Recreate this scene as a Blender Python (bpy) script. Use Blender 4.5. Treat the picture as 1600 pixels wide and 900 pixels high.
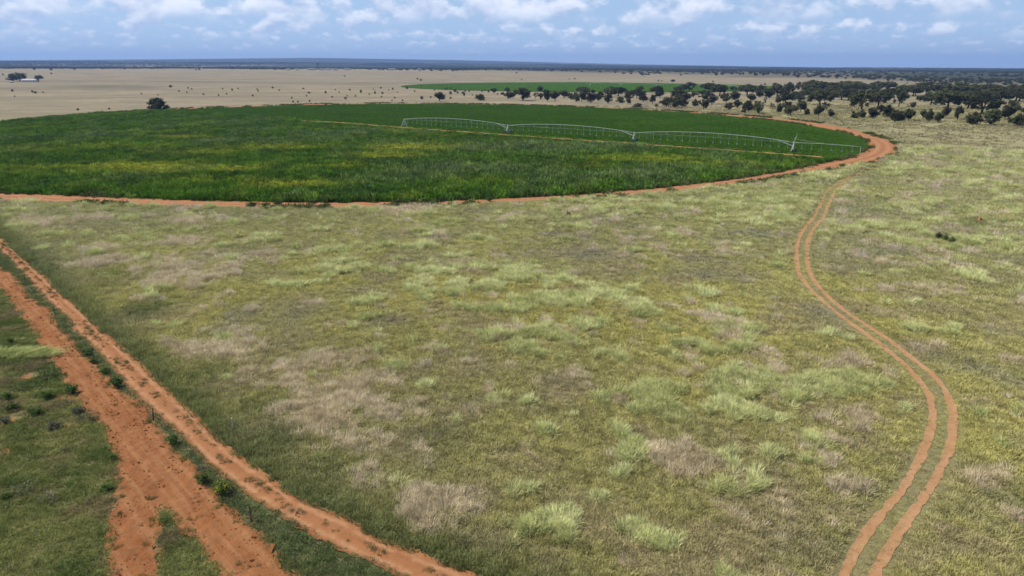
import bpy, math, random
import numpy as np
from mathutils import Vector, Matrix

for o in list(bpy.data.objects):
    bpy.data.objects.remove(o)
SC = bpy.context.scene
COL = SC.collection

# ------------------------------------------------------------------ camera
H = 30.0
F_PX, PITCH, ROLL = 1126.3, math.radians(17.08), math.radians(0.143)
cam_d = bpy.data.cameras.new('camera')
cam_d.sensor_width = 36.0
cam_d.lens = 36.0 * F_PX / 1600.0
cam_d.clip_start, cam_d.clip_end = 0.5, 60000.0
cam = bpy.data.objects.new('camera', cam_d)
COL.objects.link(cam)
cam.matrix_world = (Matrix.Translation((0, 0, H)) @ Matrix.Rotation(math.pi / 2 - PITCH, 4, 'X')
                    @ Matrix.Rotation(ROLL, 4, 'Z'))
SC.camera = cam

# ------------------------------------------------------------------ sky, sun, exposure
SUN_EL = math.radians(50.0)
SUN_AZ = math.radians(-76.0)          # measured from +Y (view direction) towards +X
sun_vec = Vector((math.sin(SUN_AZ) * math.cos(SUN_EL), math.cos(SUN_AZ) * math.cos(SUN_EL), math.sin(SUN_EL)))
sd = bpy.data.lights.new('sun', 'SUN')
sd.energy, sd.angle, sd.color = 4.4, math.radians(0.53), (1.0, 0.95, 0.88)
sun = bpy.data.objects.new('sun', sd)
sun.rotation_euler = (-sun_vec).to_track_quat('-Z', 'Y').to_euler()
COL.objects.link(sun)

W = bpy.data.worlds.new('World')
SC.world = W
W.use_nodes = True
nt = W.node_tree
nt.nodes.clear()


def N(tree, kind, **kw):
    n = tree.nodes.new(kind)
    for k, v in kw.items():
        if k.startswith('i_'):
            key = k[2:]
            n.inputs[int(key) if key.isdigit() else key].default_value = v
        else:
            setattr(n, k, v)
    return n


def math_n(tree, op, a, b=None, c=None, clamp=False):
    n = tree.nodes.new('ShaderNodeMath')
    n.operation = op
    n.use_clamp = clamp
    for i, v in enumerate((a, b, c)):
        if v is None:
            continue
        if isinstance(v, (int, float)):
            n.inputs[i].default_value = v
        else:
            tree.links.new(v, n.inputs[i])
    return n.outputs[0]


def mapr(tree, v, a, b, c=0.0, d=1.0, smooth=True):
    n = tree.nodes.new('ShaderNodeMapRange')
    n.interpolation_type = 'SMOOTHSTEP' if smooth else 'LINEAR'
    tree.links.new(v, n.inputs[0])
    for i, x in enumerate((a, b, c, d)):
        n.inputs[i + 1].default_value = x
    return n.outputs[0]


def mixc(tree, fac, a, b, mode='MIX'):
    n = tree.nodes.new('ShaderNodeMix')
    n.data_type = 'RGBA'
    n.blend_type = mode
    if isinstance(fac, (int, float)):
        n.inputs[0].default_value = fac
    else:
        tree.links.new(fac, n.inputs[0])
    for i, v in ((6, a), (7, b)):
        if isinstance(v, tuple):
            n.inputs[i].default_value = (*v, 1.0) if len(v) == 3 else v
        else:
            tree.links.new(v, n.inputs[i])
    return n.outputs[2]


sky = N(nt, 'ShaderNodeTexSky', sky_type='NISHITA', sun_disc=False, sun_elevation=SUN_EL,
        sun_rotation=SUN_AZ, altitude=1300.0, air_density=1.0, dust_density=0.25, ozone_density=2.5)
tc = N(nt, 'ShaderNodeTexCoord')
sep = N(nt, 'ShaderNodeSeparateXYZ')
nt.links.new(tc.outputs['Generated'], sep.inputs[0])
az = math_n(nt, 'ARCTAN2', sep.outputs[0], sep.outputs[1])
el = sep.outputs[2]


def cloud_layer(kx, ky, seed, thr, soft, up, detail=6.0):
    """density and lit-top factor of one row of cumulus in (azimuth, elevation)"""
    outs = []
    for dv in (0.0, up):
        cx = math_n(nt, 'MULTIPLY', az, kx)
        cy = math_n(nt, 'MULTIPLY_ADD', el, ky, dv)
        cmb = nt.nodes.new('ShaderNodeCombineXYZ')
        nt.links.new(cx, cmb.inputs[0])
        nt.links.new(cy, cmb.inputs[1])
        cmb.inputs[2].default_value = seed
        nz = N(nt, 'ShaderNodeTexNoise', i_Scale=1.0, i_Detail=detail, i_Roughness=0.54)
        nt.links.new(cmb.outputs[0], nz.inputs['Vector'])
        outs.append(nz.outputs[0])
    d = mapr(nt, outs[0], thr, thr + soft)
    lit = math_n(nt, 'MULTIPLY_ADD', math_n(nt, 'SUBTRACT', outs[0], outs[1]), 3.6, 0.42, clamp=True)
    return d, lit


col = sky.outputs[0]
SKYK = 10.0
GREY, WHITE = (0.42 * SKYK, 0.52 * SKYK, 0.74 * SKYK), (0.86 * SKYK, 0.90 * SKYK, 1.0 * SKYK)
col = mixc(nt, mapr(nt, el, 0.0, 0.22, 0.85, 0.0), col, (0.345 * SKYK, 0.505 * SKYK, 0.79 * SKYK))
for kx, ky, seed, thr, soft, up, e0, e1, e2, e3, amt in (
        (48.0, 96.0, 3.1, 0.50, 0.16, 0.36, 0.012, 0.026, 0.036, 0.055, 0.50),
        (27.0, 46.0, 17.3, 0.47, 0.15, 0.40, 0.026, 0.044, 0.070, 0.11, 0.72),
        (15.0, 24.0, 44.2, 0.455, 0.13, 0.42, 0.044, 0.074, 0.22, 0.34, 0.88)):
    d, lit = cloud_layer(kx, ky, seed, thr, soft, up)
    m = math_n(nt, 'MULTIPLY', mapr(nt, el, e0, e1), mapr(nt, el, e2, e3, 1.0, 0.0))
    d = math_n(nt, 'MULTIPLY', math_n(nt, 'MULTIPLY', d, m), amt)
    col = mixc(nt, d, col, mixc(nt, lit, GREY, WHITE))
# the same cumulus field overhead, on its flat cloud base
dv = math_n(nt, 'MAXIMUM', el, 0.05)
cmb = nt.nodes.new('ShaderNodeCombineXYZ')
nt.links.new(math_n(nt, 'DIVIDE', sep.outputs[0], dv), cmb.inputs[0])
nt.links.new(math_n(nt, 'DIVIDE', sep.outputs[1], dv), cmb.inputs[1])
nz = N(nt, 'ShaderNodeTexNoise', i_Scale=1.6, i_Detail=6.0, i_Roughness=0.58)
nt.links.new(cmb.outputs[0], nz.inputs['Vector'])
d = math_n(nt, 'MULTIPLY', mapr(nt, nz.outputs[0], 0.52, 0.64), mapr(nt, el, 0.2, 0.34))
col = mixc(nt, math_n(nt, 'MULTIPLY', d, 0.85), col, (0.7 * SKYK, 0.75 * SKYK, 0.85 * SKYK))
bg = N(nt, 'ShaderNodeBackground')
bg.inputs['Strength'].default_value = 1.0 / SKYK
nt.links.new(col, bg.inputs['Color'])
wo = N(nt, 'ShaderNodeOutputWorld')
nt.links.new(bg.outputs[0], wo.inputs['Surface'])

vs = SC.view_settings
vs.view_transform, vs.look, vs.exposure, vs.gamma = 'Standard', 'None', 0.22, 1.0
vs.use_curve_mapping = False
SC.render.engine = 'CYCLES'
SC.cycles.max_bounces = 4
SC.cycles.diffuse_bounces = 1
SC.cycles.use_adaptive_sampling = True
SC.cycles.adaptive_threshold = 0.02
SC.cycles.transmission_bounces = 3
SC.cycles.volume_bounces = 0
SC.cycles.use_denoising = True

# ------------------------------------------------------------------ numbers: noise, terrain, pixel <-> ground
RNG = np.random.default_rng(7)
random.seed(7)


def hash2(ix, iy, s):
    h = (ix.astype(np.int64) * 374761393 + iy.astype(np.int64) * 668265263 + s * 1442695041) & 0x7fffffff
    h = ((h ^ (h >> 13)) * 1274126177) & 0x7fffffff
    h = ((h ^ (h >> 16)) * 668265263) & 0x7fffffff
    return ((h ^ (h >> 15)) & 0xffff) / 65535.0


def vnoise(x, y, s=0):
    ix, iy = np.floor(x), np.floor(y)
    fx, fy = x - ix, y - iy
    fx, fy = fx * fx * (3 - 2 * fx), fy * fy * (3 - 2 * fy)
    a, b = hash2(ix, iy, s), hash2(ix + 1, iy, s)
    c, d = hash2(ix, iy + 1, s), hash2(ix + 1, iy + 1, s)
    return (a * (1 - fx) + b * fx) * (1 - fy) + (c * (1 - fx) + d * fx) * fy


def fbm(x, y, size, s=0, octs=4, gain=0.5):
    x, y = np.asarray(x, float) / size, np.asarray(y, float) / size
    t, a, n = 0.0, 1.0, 0.0
    for k in range(octs):
        c, q = math.cos(0.6 * k + s), math.sin(0.6 * k + s)
        t = t + a * vnoise(x * c - y * q + 17.3 * k, x * q + y * c - 9.1 * k, s + k * 31)
        n += a
        a *= gain
        x, y = x * 2.03, y * 2.03
    return t / n


def sstep(a, b, x):
    t = np.clip((np.asarray(x, float) - a) / (b - a), 0, 1)
    return t * t * (3 - 2 * t)


def terrain(x, y):
    r = np.hypot(x, y)
    a = np.degrees(np.arctan2(x, y))
    z = 17.0 * sstep(1350, 3300, r) * (1.0 - 0.35 * sstep(-5, 30, a))
    front = np.interp(a, [-60, -34, -20, -8, 2, 12, 22, 40], [62, 62, 66, 58, 46, 32, 20, 10]) + 10 * (fbm(a * 10, a * 0.0, 70, 5, 3) - 0.5)
    back = -42 + np.interp(a, [-60, -34.2, -25, -15.2, -7.3, 0, 9.6, 18.8, 27, 34.2, 60], [135, 140, 168, 205, 186, 160, 112, 84, 50, 36, 30]) + 9 * (fbm(a * 10, a * 0.0, 40, 6, 3) - 0.5)
    z = z + front * sstep(5200, 8200, r) * 0.72 + np.maximum(back - 17 - front * 0.72, 0) * sstep(9500, 13500, r)
    z = z + 2.5 * (fbm(x, y, 900, 3, 3) - 0.5) * sstep(1600, 3000, r)
    return z


def G(px, py, z=None):
    """ground point seen at a photograph pixel (1600 x 900)"""
    u, v = (px - 800) / F_PX, (py - 450) / F_PX
    c, s = math.cos(ROLL), math.sin(ROLL)
    a, b = u * c + v * s, -u * s + v * c
    dx, dy, dz = a, math.cos(PITCH) - b * math.sin(PITCH), -math.sin(PITCH) - b * math.cos(PITCH)
    zt = 0.0 if z is None else z
    for k in range(30):
        t = (zt - H) / min(dz, -1e-4)
        t = min(t, 9000.0)
        x, y = dx * t, dy * t
        if z is not None:
            break
        zt = 0.5 * zt + 0.5 * min(float(terrain(np.array(x), np.array(y))), H - 3)
    return x, y


def PPM(x, y):
    return F_PX / (y * math.cos(PITCH) + H * math.sin(PITCH))


def GP(pts):
    return np.array([G(*p) for p in pts])


def inside(poly, x, y):
    r = np.zeros(x.shape, bool)
    n = len(poly)
    for i in range(n):
        x0, y0 = poly[i]
        x1, y1 = poly[(i + 1) % n]
        if y0 == y1:
            continue
        c = ((y0 > y) != (y1 > y)) & (x < (x1 - x0) * (y - y0) / (y1 - y0) + x0)
        r ^= c
    return r


def seg_dist(line, x, y):
    d = np.full(x.shape, 1e9)
    for (x0, y0), (x1, y1) in zip(line[:-1], line[1:]):
        ux, uy = x1 - x0, y1 - y0
        L = ux * ux + uy * uy + 1e-9
        t = np.clip(((x - x0) * ux + (y - y0) * uy) / L, 0, 1)
        d = np.minimum(d, np.hypot(x - x0 - t * ux, y - y0 - t * uy))
    return d


def spline(pts, n):
    """Catmull-Rom resample to n evenly spaced points"""
    p = np.asarray(pts, float)
    q = np.vstack([2 * p[0] - p[1], p, 2 * p[-1] - p[-2]])
    out = []
    for i in range(1, len(q) - 2):
        for t in np.linspace(0, 1, 24, endpoint=False):
            a, b, c, d = q[i - 1], q[i], q[i + 1], q[i + 2]
            out.append(0.5 * (2 * b + (c - a) * t + (2 * a - 5 * b + 4 * c - d) * t * t + (3 * b - a - 3 * c + d) * t ** 3))
    out.append(p[-1])
    out = np.array(out)
    s = np.concatenate([[0], np.cumsum(np.hypot(*np.diff(out, axis=0).T))])
    u = np.linspace(0, s[-1], n)
    return np.stack([np.interp(u, s, out[:, 0]), np.interp(u, s, out[:, 1])], 1)


# ------------------------------------------------------------------ mesh and tag helpers
def tag(o, label=None, cat=None, group=None, kind=None):
    for k, v in (('label', label), ('category', cat), ('group', group), ('kind', kind)):
        if v:
            o[k] = v
    return o


def mesh_of(name, verts, faces, mats=(), smooth=False):
    me = bpy.data.meshes.new(name)
    me.from_pydata([tuple(map(float, v)) for v in verts], [], faces)
    for m in mats:
        me.materials.append(m)
    if smooth:
        me.polygons.foreach_set('use_smooth', [True] * len(me.polygons))
    me.update()
    return me


def link(name, me, parent=None):
    o = bpy.data.objects.new(name, me)
    COL.objects.link(o)
    if parent is not None:
        o.parent = parent
    return o


def empty(name, loc, rz=0.0):
    o = bpy.data.objects.new(name, None)
    o.empty_display_size = 0.5
    o.location = loc
    o.rotation_euler = (0, 0, rz)
    COL.objects.link(o)
    return o


class MB:
    def __init__(self):
        self.v, self.f, self.m = [], [], []

    def tube(self, path, rad, sides=8, cap=True, mat=0):
        path = [Vector(p) for p in path]
        rads = rad if isinstance(rad, (list, tuple)) else [rad] * len(path)
        b0 = len(self.v)
        for i, p in enumerate(path):
            t = (path[min(i + 1, len(path) - 1)] - path[max(i - 1, 0)]).normalized()
            ref = Vector((0, 0, 1)) if abs(t.z) < 0.9 else Vector((1, 0, 0))
            a = t.cross(ref).normalized()
            b = t.cross(a).normalized()
            for k in range(sides):
                w = 2 * math.pi * k / sides
                self.v.append(tuple(p + (a * math.cos(w) + b * math.sin(w)) * rads[i]))
        for i in range(len(path) - 1):
            for k in range(sides):
                k2 = (k + 1) % sides
                self.f.append((b0 + i * sides + k, b0 + i * sides + k2, b0 + (i + 1) * sides + k2, b0 + (i + 1) * sides + k))
                self.m.append(mat)
        if cap:
            self.f.append(tuple(b0 + k for k in range(sides))[::-1])
            self.f.append(tuple(b0 + (len(path) - 1) * sides + k for k in range(sides)))
            self.m += [mat, mat]
        return self

    def box(self, lo, hi, mat=0):
        b = len(self.v)
        x0, y0, z0 = lo
        x1, y1, z1 = hi
        self.v += [(x0, y0, z0), (x1, y0, z0), (x1, y1, z0), (x0, y1, z0), (x0, y0, z1), (x1, y0, z1), (x1, y1, z1), (x0, y1, z1)]
        for q in ((0, 3, 2, 1), (4, 5, 6, 7), (0, 1, 5, 4), (1, 2, 6, 5), (2, 3, 7, 6), (3, 0, 4, 7)):
            self.f.append(tuple(b + i for i in q))
            self.m.append(mat)
        return self

    def poly(self, pts, mat=0):
        b = len(self.v)
        self.v += [tuple(p) for p in pts]
        self.f.append(tuple(range(b, b + len(pts))))
        self.m.append(mat)
        return self

    def mesh(self, name, mats, smooth=False):
        me = mesh_of(name, self.v, self.f, mats if isinstance(mats, (list, tuple)) else [mats], smooth)
        if len(me.materials) > 1:
            me.polygons.foreach_set('material_index', self.m)
        return me


def strip_mesh(name, left, right, m, zf, mat, edge=0.0, seed=0, worn=None):
    """sheet between two edge lines, m cells across, height zf(x, y, t)"""
    n = len(left)
    t = np.linspace(0, 1, m + 1)
    P = left[:, None, :] * (1 - t)[None, :, None] + right[:, None, :] * t[None, :, None]
    if edge:
        w = np.hypot(*(right - left).T)[:, None]
        d = ((right - left) / np.maximum(w, 1e-6))
        jl = (fbm(left[:, 0], left[:, 1], edge * 2.2, seed, 3) - 0.5) * 2 * edge
        jr = (fbm(right[:, 0], right[:, 1], edge * 2.2, seed + 5, 3) - 0.5) * 2 * edge
        P += d[:, None, :] * (jl[:, None] * (1 - t)[None, :] + jr[:, None] * t[None, :])[:, :, None]
    Z = zf(P[..., 0], P[..., 1], np.broadcast_to(t[None, :], P.shape[:2]))
    V = np.concatenate([P, Z[..., None]], 2).reshape(-1, 3)
    i, j = np.meshgrid(np.arange(n - 1), np.arange(m), indexing='ij')
    a = (i * (m + 1) + j).ravel()
    Fq = np.stack([a, a + 1, a + m + 2, a + m + 1], 1)
    c = V[Fq[0]]
    nz = np.cross(c[1] - c[0], c[2] - c[0])[2]
    if nz < 0:
        Fq = Fq[:, ::-1]
    me = np_mesh(name, V, Fq, mat, True)
    if worn is not None:
        at = me.attributes.new('worn', 'FLOAT', 'POINT')
        at.data.foreach_set('value', np.ascontiguousarray(np.broadcast_to(worn(t)[None, :], P.shape[:2]), np.float32).ravel())
    return me


def np_mesh(name, V, Fq, mat, smooth=False):
    me = bpy.data.meshes.new(name)
    k = Fq.shape[1]
    me.vertices.add(len(V))
    me.vertices.foreach_set('co', np.ascontiguousarray(V, np.float32).ravel())
    me.loops.add(Fq.size)
    me.loops.foreach_set('vertex_index', np.ascontiguousarray(Fq, np.int32).ravel())
    me.polygons.add(len(Fq))
    me.polygons.foreach_set('loop_start', np.arange(0, Fq.size, k, dtype=np.int32))
    me.polygons.foreach_set('loop_total', np.full(len(Fq), k, np.int32))
    if smooth:
        me.polygons.foreach_set('use_smooth', np.ones(len(Fq), bool))
    if mat:
        me.materials.append(mat)
    me.update(calc_edges=True)
    return me


# ------------------------------------------------------------------ materials
def new_mat(name):
    m = bpy.data.materials.new(name)
    m.use_nodes = True
    t = m.node_tree
    t.nodes.clear()
    out = N(t, 'ShaderNodeOutputMaterial')
    return m, t, out


def principled(t, out, rough=0.9, spec=0.15):
    b = N(t, 'ShaderNodeBsdfPrincipled')
    b.inputs['Roughness'].default_value = rough
    b.inputs['Specular IOR Level'].default_value = spec
    t.links.new(b.outputs[0], out.inputs['Surface'])
    return b


def noise_n(t, scale, detail=5.0, rough=0.6, vec=None):
    n = N(t, 'ShaderNodeTexNoise', i_Scale=scale, i_Detail=detail, i_Roughness=rough)
    if vec is None:
        g = N(t, 'ShaderNodeNewGeometry')
        vec = g.outputs['Position']
    t.links.new(vec, n.inputs['Vector'])
    return n.outputs[0]


def simple_mat(name, c, rough=0.6, metal=0.0, var=0.15, scale=3.0, spec=0.3):
    m, t, out = new_mat(name)
    b = principled(t, out, rough, spec)
    b.inputs['Metallic'].default_value = metal
    f = mapr(t, noise_n(t, scale), 0.3, 0.7)
    t.links.new(mixc(t, f, tuple(x * (1 - var) for x in c), tuple(min(1, x * (1 + var)) for x in c)), b.inputs['Base Color'])
    return m


def leaf_mat(name, attr_instancer=True, base=(1, 1, 1), trans=0.3, var=0.25, nscale=2.0, up=0.55):
    """blades and leaves: colour times a per-clump colour, lit through from behind"""
    m, t, out = new_mat(name)
    if attr_instancer:
        a = N(t, 'ShaderNodeAttribute', attribute_type='INSTANCER', attribute_name='tint')
        c = mixc(t, 1.0, a.outputs['Color'], base, 'MULTIPLY')
    else:
        oi = N(t, 'ShaderNodeObjectInfo')
        c = mixc(t, oi.outputs['Random'], tuple(x * (1 - var) for x in base), tuple(x * (1 + var) for x in base))
    f = mapr(t, noise_n(t, nscale, 2.0), 0.25, 0.75, 1 - var, 1 + var)
    cm = N(t, 'ShaderNodeCombineColor')
    for i in range(3):
        t.links.new(f, cm.inputs[i])
    c = mixc(t, 1.0, c, cm.outputs[0], 'MULTIPLY')
    d = N(t, 'ShaderNodeBsdfDiffuse')
    tr = N(t, 'ShaderNodeBsdfTranslucent')
    t.links.new(c, d.inputs['Color'])
    t.links.new(c, tr.inputs['Color'])
    # blades stand in a soft canopy: shade them between their own facing and the canopy's
    ge = N(t, 'ShaderNodeNewGeometry')
    vm = N(t, 'ShaderNodeMix', data_type='VECTOR')
    vm.inputs[0].default_value = up
    t.links.new(ge.outputs['Normal'], vm.inputs[4])
    vm.inputs[5].default_value = (0.0, 0.0, 1.0)
    nn = N(t, 'ShaderNodeVectorMath', operation='NORMALIZE')
    t.links.new(vm.outputs[1], nn.inputs[0])
    t.links.new(nn.outputs[0], d.inputs['Normal'])
    mx = N(t, 'ShaderNodeMixShader')
    mx.inputs[0].default_value = trans
    t.links.new(d.outputs[0], mx.inputs[1])
    t.links.new(tr.outputs[0], mx.inputs[2])
    t.links.new(mx.outputs[0], out.inputs['Surface'])
    return m


def red_soil(name, a, b, c, bump=0.6, streak=None, worn=None):
    m, t, out = new_mat(name)
    p = principled(t, out, 0.95, 0.1)
    f1 = mapr(t, noise_n(t, 0.35, 6.0), 0.3, 0.7)
    f2 = mapr(t, noise_n(t, 3.5, 5.0, 0.65), 0.4, 0.68)
    f3 = mapr(t, noise_n(t, 11.0, 3.0), 0.56, 0.72)
    k = mixc(t, f1, a, b)
    k = mixc(t, math_n(t, 'MULTIPLY', f2, 0.55), k, c)
    if streak is not None:      # lengthwise furrows along the road
        g = N(t, 'ShaderNodeNewGeometry')
        rt = N(t, 'ShaderNodeVectorRotate', rotation_type='Z_AXIS')
        rt.inputs['Angle'].default_value = streak
        t.links.new(g.outputs['Position'], rt.inputs['Vector'])
        sc = N(t, 'ShaderNodeVectorMath', operation='MULTIPLY')
        sc.inputs[1].default_value = (0.10, 1.5, 1.0)
        t.links.new(rt.outputs[0], sc.inputs[0])
        fs = mapr(t, noise_n(t, 1.0, 4.0, 0.6, sc.outputs[0]), 0.42, 0.66)
        k = mixc(t, math_n(t, 'MULTIPLY', fs, 0.65), k, tuple(min(1, x * q) for x, q in zip(b, (1.22, 1.5, 1.9))))
    if worn is not None:        # packed pale wheel lines
        w = N(t, 'ShaderNodeAttribute', attribute_type='GEOMETRY', attribute_name='worn').outputs['Fac']
        w = math_n(t, 'MULTIPLY', w, mapr(t, noise_n(t, 0.8, 4.0), 0.3, 0.6))
        k = mixc(t, w, k, worn)
    k = mixc(t, math_n(t, 'MULTIPLY', f3, 0.5), k, tuple(x * 0.55 for x in a))
    t.links.new(k, p.inputs['Base Color'])
    bp = N(t, 'ShaderNodeBump')
    bp.inputs['Strength'].default_value = bump
    bp.inputs['Distance'].default_value = 0.08
    t.links.new(noise_n(t, 7.0, 6.0, 0.7), bp.inputs['Height'])
    t.links.new(bp.outputs[0], p.inputs['Normal'])
    return m


M_red = red_soil('red_sand', (0.310, 0.126, 0.047), (0.37, 0.165, 0.070), (0.27, 0.135, 0.064), 0.6, None, (0.45, 0.240, 0.120))
M_plough = red_soil('turned_red_earth', (0.245, 0.086, 0.028), (0.310, 0.122, 0.042), (0.28, 0.145, 0.070), 1.0, 0.82)
M_track = red_soil('wheel_track_sand', (0.40, 0.205, 0.092), (0.47, 0.265, 0.135), (0.33, 0.200, 0.095), 0.7)
M_ftrack = red_soil('field_track_sand', (0.50, 0.23, 0.09), (0.42, 0.24, 0.10), (0.16, 0.13, 0.05), 0.4)

# the ground: colours of its own by zone (attributes baked on the sheet), noise inside each
m, t, out = new_mat('veld_ground')
p = principled(t, out, 1.0, 0.05)


def attr(t, name):
    return N(t, 'ShaderNodeAttribute', attribute_type='GEOMETRY', attribute_name=name).outputs['Fac']


f_s = mapr(t, noise_n(t, 1.7, 6.0, 0.65), 0.3, 0.7)
f_m = mapr(t, noise_n(t, 0.12, 6.0, 0.6), 0.35, 0.65)
f_l = mapr(t, noise_n(t, 0.012, 8.0, 0.62), 0.36, 0.64)
f_x = mapr(t, noise_n(t, 0.03, 8.0, 0.7), 0.38, 0.62)
meadow = mixc(t, f_s, (0.150, 0.140, 0.060), (0.270, 0.245, 0.110))
meadow = mixc(t, math_n(t, 'MULTIPLY', f_m, 0.6), meadow, (0.215, 0.170, 0.100))
tan = mixc(t, f_l, (0.260, 0.215, 0.132), (0.355, 0.280, 0.182))
tan = mixc(t, math_n(t, 'MULTIPLY', f_x, 0.55), tan, (0.215, 0.196, 0.115))
tan = mixc(t, math_n(t, 'MULTIPLY', f_m, 0.35), tan, (0.18, 0.155, 0.105))
olive = mixc(t, f_x, (0.25, 0.225, 0.115), (0.35, 0.300, 0.165))
olive = mixc(t, math_n(t, 'MULTIPLY', f_m, 0.5), olive, (0.27, 0.26, 0.10))
c = mixc(t, attr(t, 'olive'), meadow, olive)
c = mixc(t, attr(t, 'tan'), c, tan)
c = mixc(t, math_n(t, 'MULTIPLY', attr(t, 'green'), mapr(t, f_m, 0.0, 1.0, 0.6, 1.0)), c, (0.105, 0.120, 0.048))
c = mixc(t, attr(t, 'streak'), c, (0.165, 0.135, 0.100))
c = mixc(t, mapr(t, math_n(t, 'ADD', attr(t, 'soil'), math_n(t, 'MULTIPLY_ADD', f_s, 0.5, -0.25)), 0.4, 0.6), c, (0.43, 0.155, 0.06))
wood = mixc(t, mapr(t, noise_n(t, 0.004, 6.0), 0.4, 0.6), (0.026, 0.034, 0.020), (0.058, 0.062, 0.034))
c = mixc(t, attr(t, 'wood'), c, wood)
c = mixc(t, attr(t, 'pale'), c, (0.42, 0.36, 0.26))
t.links.new(c, p.inputs['Base Color'])
bp = N(t, 'ShaderNodeBump')
bp.inputs['Strength'].default_value = 0.7
bp.inputs['Distance'].default_value = 0.25
t.links.new(noise_n(t, 1.3, 6.0, 0.7), bp.inputs['Height'])
t.links.new(bp.outputs[0], p.inputs['Normal'])
M_ground = m

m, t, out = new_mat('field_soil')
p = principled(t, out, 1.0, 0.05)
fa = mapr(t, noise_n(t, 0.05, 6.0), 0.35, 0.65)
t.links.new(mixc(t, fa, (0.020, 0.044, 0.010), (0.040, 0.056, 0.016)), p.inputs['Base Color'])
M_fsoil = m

M_galv = simple_mat('galvanised_steel', (0.43, 0.47, 0.42), 0.7, 0.0, 0.08, 2.0)
M_rubber = simple_mat('tyre_rubber', (0.02, 0.02, 0.02), 0.85)
M_hose = simple_mat('drop_hose_plastic', (0.42, 0.50, 0.46), 0.6)
M_box = simple_mat('control_box_blue', (0.10, 0.22, 0.38), 0.5)
M_bark = simple_mat('acacia_bark', (0.055, 0.042, 0.032), 0.95, 0, 0.35, 6.0, 0.05)
M_deadwood = simple_mat('dead_wood', (0.22, 0.18, 0.15), 0.95, 0, 0.3, 6.0, 0.05)
M_white = simple_mat('white_wall_paint', (0.62, 0.61, 0.58), 0.8, 0, 0.06)
M_roof = simple_mat('grey_roof_sheet', (0.42, 0.42, 0.43), 0.5, 0.1, 0.1)
M_pane = simple_mat('dark_window_glass', (0.03, 0.035, 0.045), 0.15, 0, 0.1, 1.0, 0.5)
M_post = simple_mat('rusty_steel_post', (0.05, 0.04, 0.035), 0.8)
M_postw = simple_mat('weathered_pale_post', (0.55, 0.50, 0.43), 0.9)
M_wire = simple_mat('fence_wire', (0.07, 0.065, 0.06), 0.8)
M_mound = red_soil('termite_mound_clay', (0.50, 0.15, 0.06), (0.56, 0.19, 0.08), (0.45, 0.14, 0.06))
M_tank = simple_mat('tank_steel_dark', (0.10, 0.11, 0.12), 0.6, 0.2)

# ------------------------------------------------------------------ traced outlines (pixel -> ground)
CX, CY = G(632, 197)
PIV = np.array([CX, CY])
inner_px = [(0, 301), (135, 306), (270, 312), (400, 315), (540, 316.5), (700, 314), (819, 308.5), (937, 301.5), (1089, 286.5), (1209, 270),
            (1265, 260), (1316, 249.5), (1345, 243), (1364, 232), (1357, 217.5), (1319, 206), (1247, 193), (1147, 181.5), (960, 169.5),
            (800, 164.2), (600, 162.3), (540, 163), (337, 168.7), (233, 173), (135, 179), (0, 193)]
outer_px = [(0, 314), (135, 318), (270, 322), (400, 325), (540, 325), (700, 320), (819, 315), (937, 309), (1100, 294.5), (1209, 279),
            (1287, 266), (1330, 259), (1372, 249), (1392, 233), (1384, 222), (1357, 212), (1323, 202.5), (1262, 191), (1195, 184),
            (1060, 174.6), (960, 170.8), (800, 165.1), (600, 161.2), (540, 161.8), (337, 167.6), (233, 171.8), (135, 177.7), (0, 191.5)]


def polar_fn(px):
    g = GP(px) - PIV
    th = np.arctan2(g[:, 1], g[:, 0])
    r = np.hypot(g[:, 0], g[:, 1])
    o = np.argsort(th)
    th, r = th[o], r[o]
    th = np.concatenate([th - 2 * np.pi, th, th + 2 * np.pi])
    r = np.concatenate([r, r, r])
    tt = np.linspace(-np.pi, np.pi, 721)
    R = np.interp(tt, th, r)[:-1]
    k = np.hanning(15)
    k /= k.sum()
    R = np.convolve(np.concatenate([R[-20:], R, R[:20]]), k, 'same')[20:-20]
    return np.append(R, R[0])


TT = np.linspace(-np.pi, np.pi, 721)
R_IN = polar_fn(inner_px)
_rt = np.exp(-(np.degrees(TT) / 50.0) ** 4)
R_IN = R_IN - 2.0 * _rt
R_OUT = np.maximum(polar_fn(outer_px) + 3.0 * _rt, R_IN + 5.5)


def field_r(x, y):
    th = np.arctan2(y - CY, x - CX)
    return np.hypot(x - CX, y - CY), np.interp(th, TT, R_IN), np.interp(th, TT, R_OUT)


roadA_left = [(-60, 404), (0, 450), (22, 473), (44, 502), (66, 537), (102, 588), (128, 629), (163, 665), (184, 711), (189, 767), (181, 818), (176, 900), (172, 990)]
roadA_in = [(232, 990), (238, 900), (243, 820), (245, 772), (286, 818), (327, 859), (358, 900), (428, 990)]
roadA_right = [(540, 990), (457, 900), (433, 887), (410, 847), (362, 803), (327, 772), (291, 726), (255, 690), (225, 644), (179, 609), (153, 578),
               (123, 547), (89, 513), (73, 484), (44, 464), (18, 431), (0, 420), (-60, 383)]
ROAD_A = GP(roadA_left + roadA_in + roadA_right)
B_right = GP([(-80, 300), (0, 370), (33, 400), (67, 431), (100, 463), (124, 482), (151, 511), (178, 533), (210, 561), (244, 594), (294, 639), (346, 692),
              (396, 730), (437, 760), (467, 781), (513, 800), (553, 820), (600, 847), (650, 863), (700, 885), (760, 908), (900, 960)])
B_left = GP([(-80, 322), (0, 391), (22, 413), (49, 442), (73, 469), (96, 489), (120, 520), (142, 538), (165, 561), (199, 602), (244, 647), (282, 677),
             (316, 715), (362, 753), (414, 790), (464, 821), (507, 847), (553, 867), (593, 882), (627, 899), (700, 935), (830, 990)])
B_left, B_right = spline(B_left, 620), spline(B_right, 620)
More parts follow.
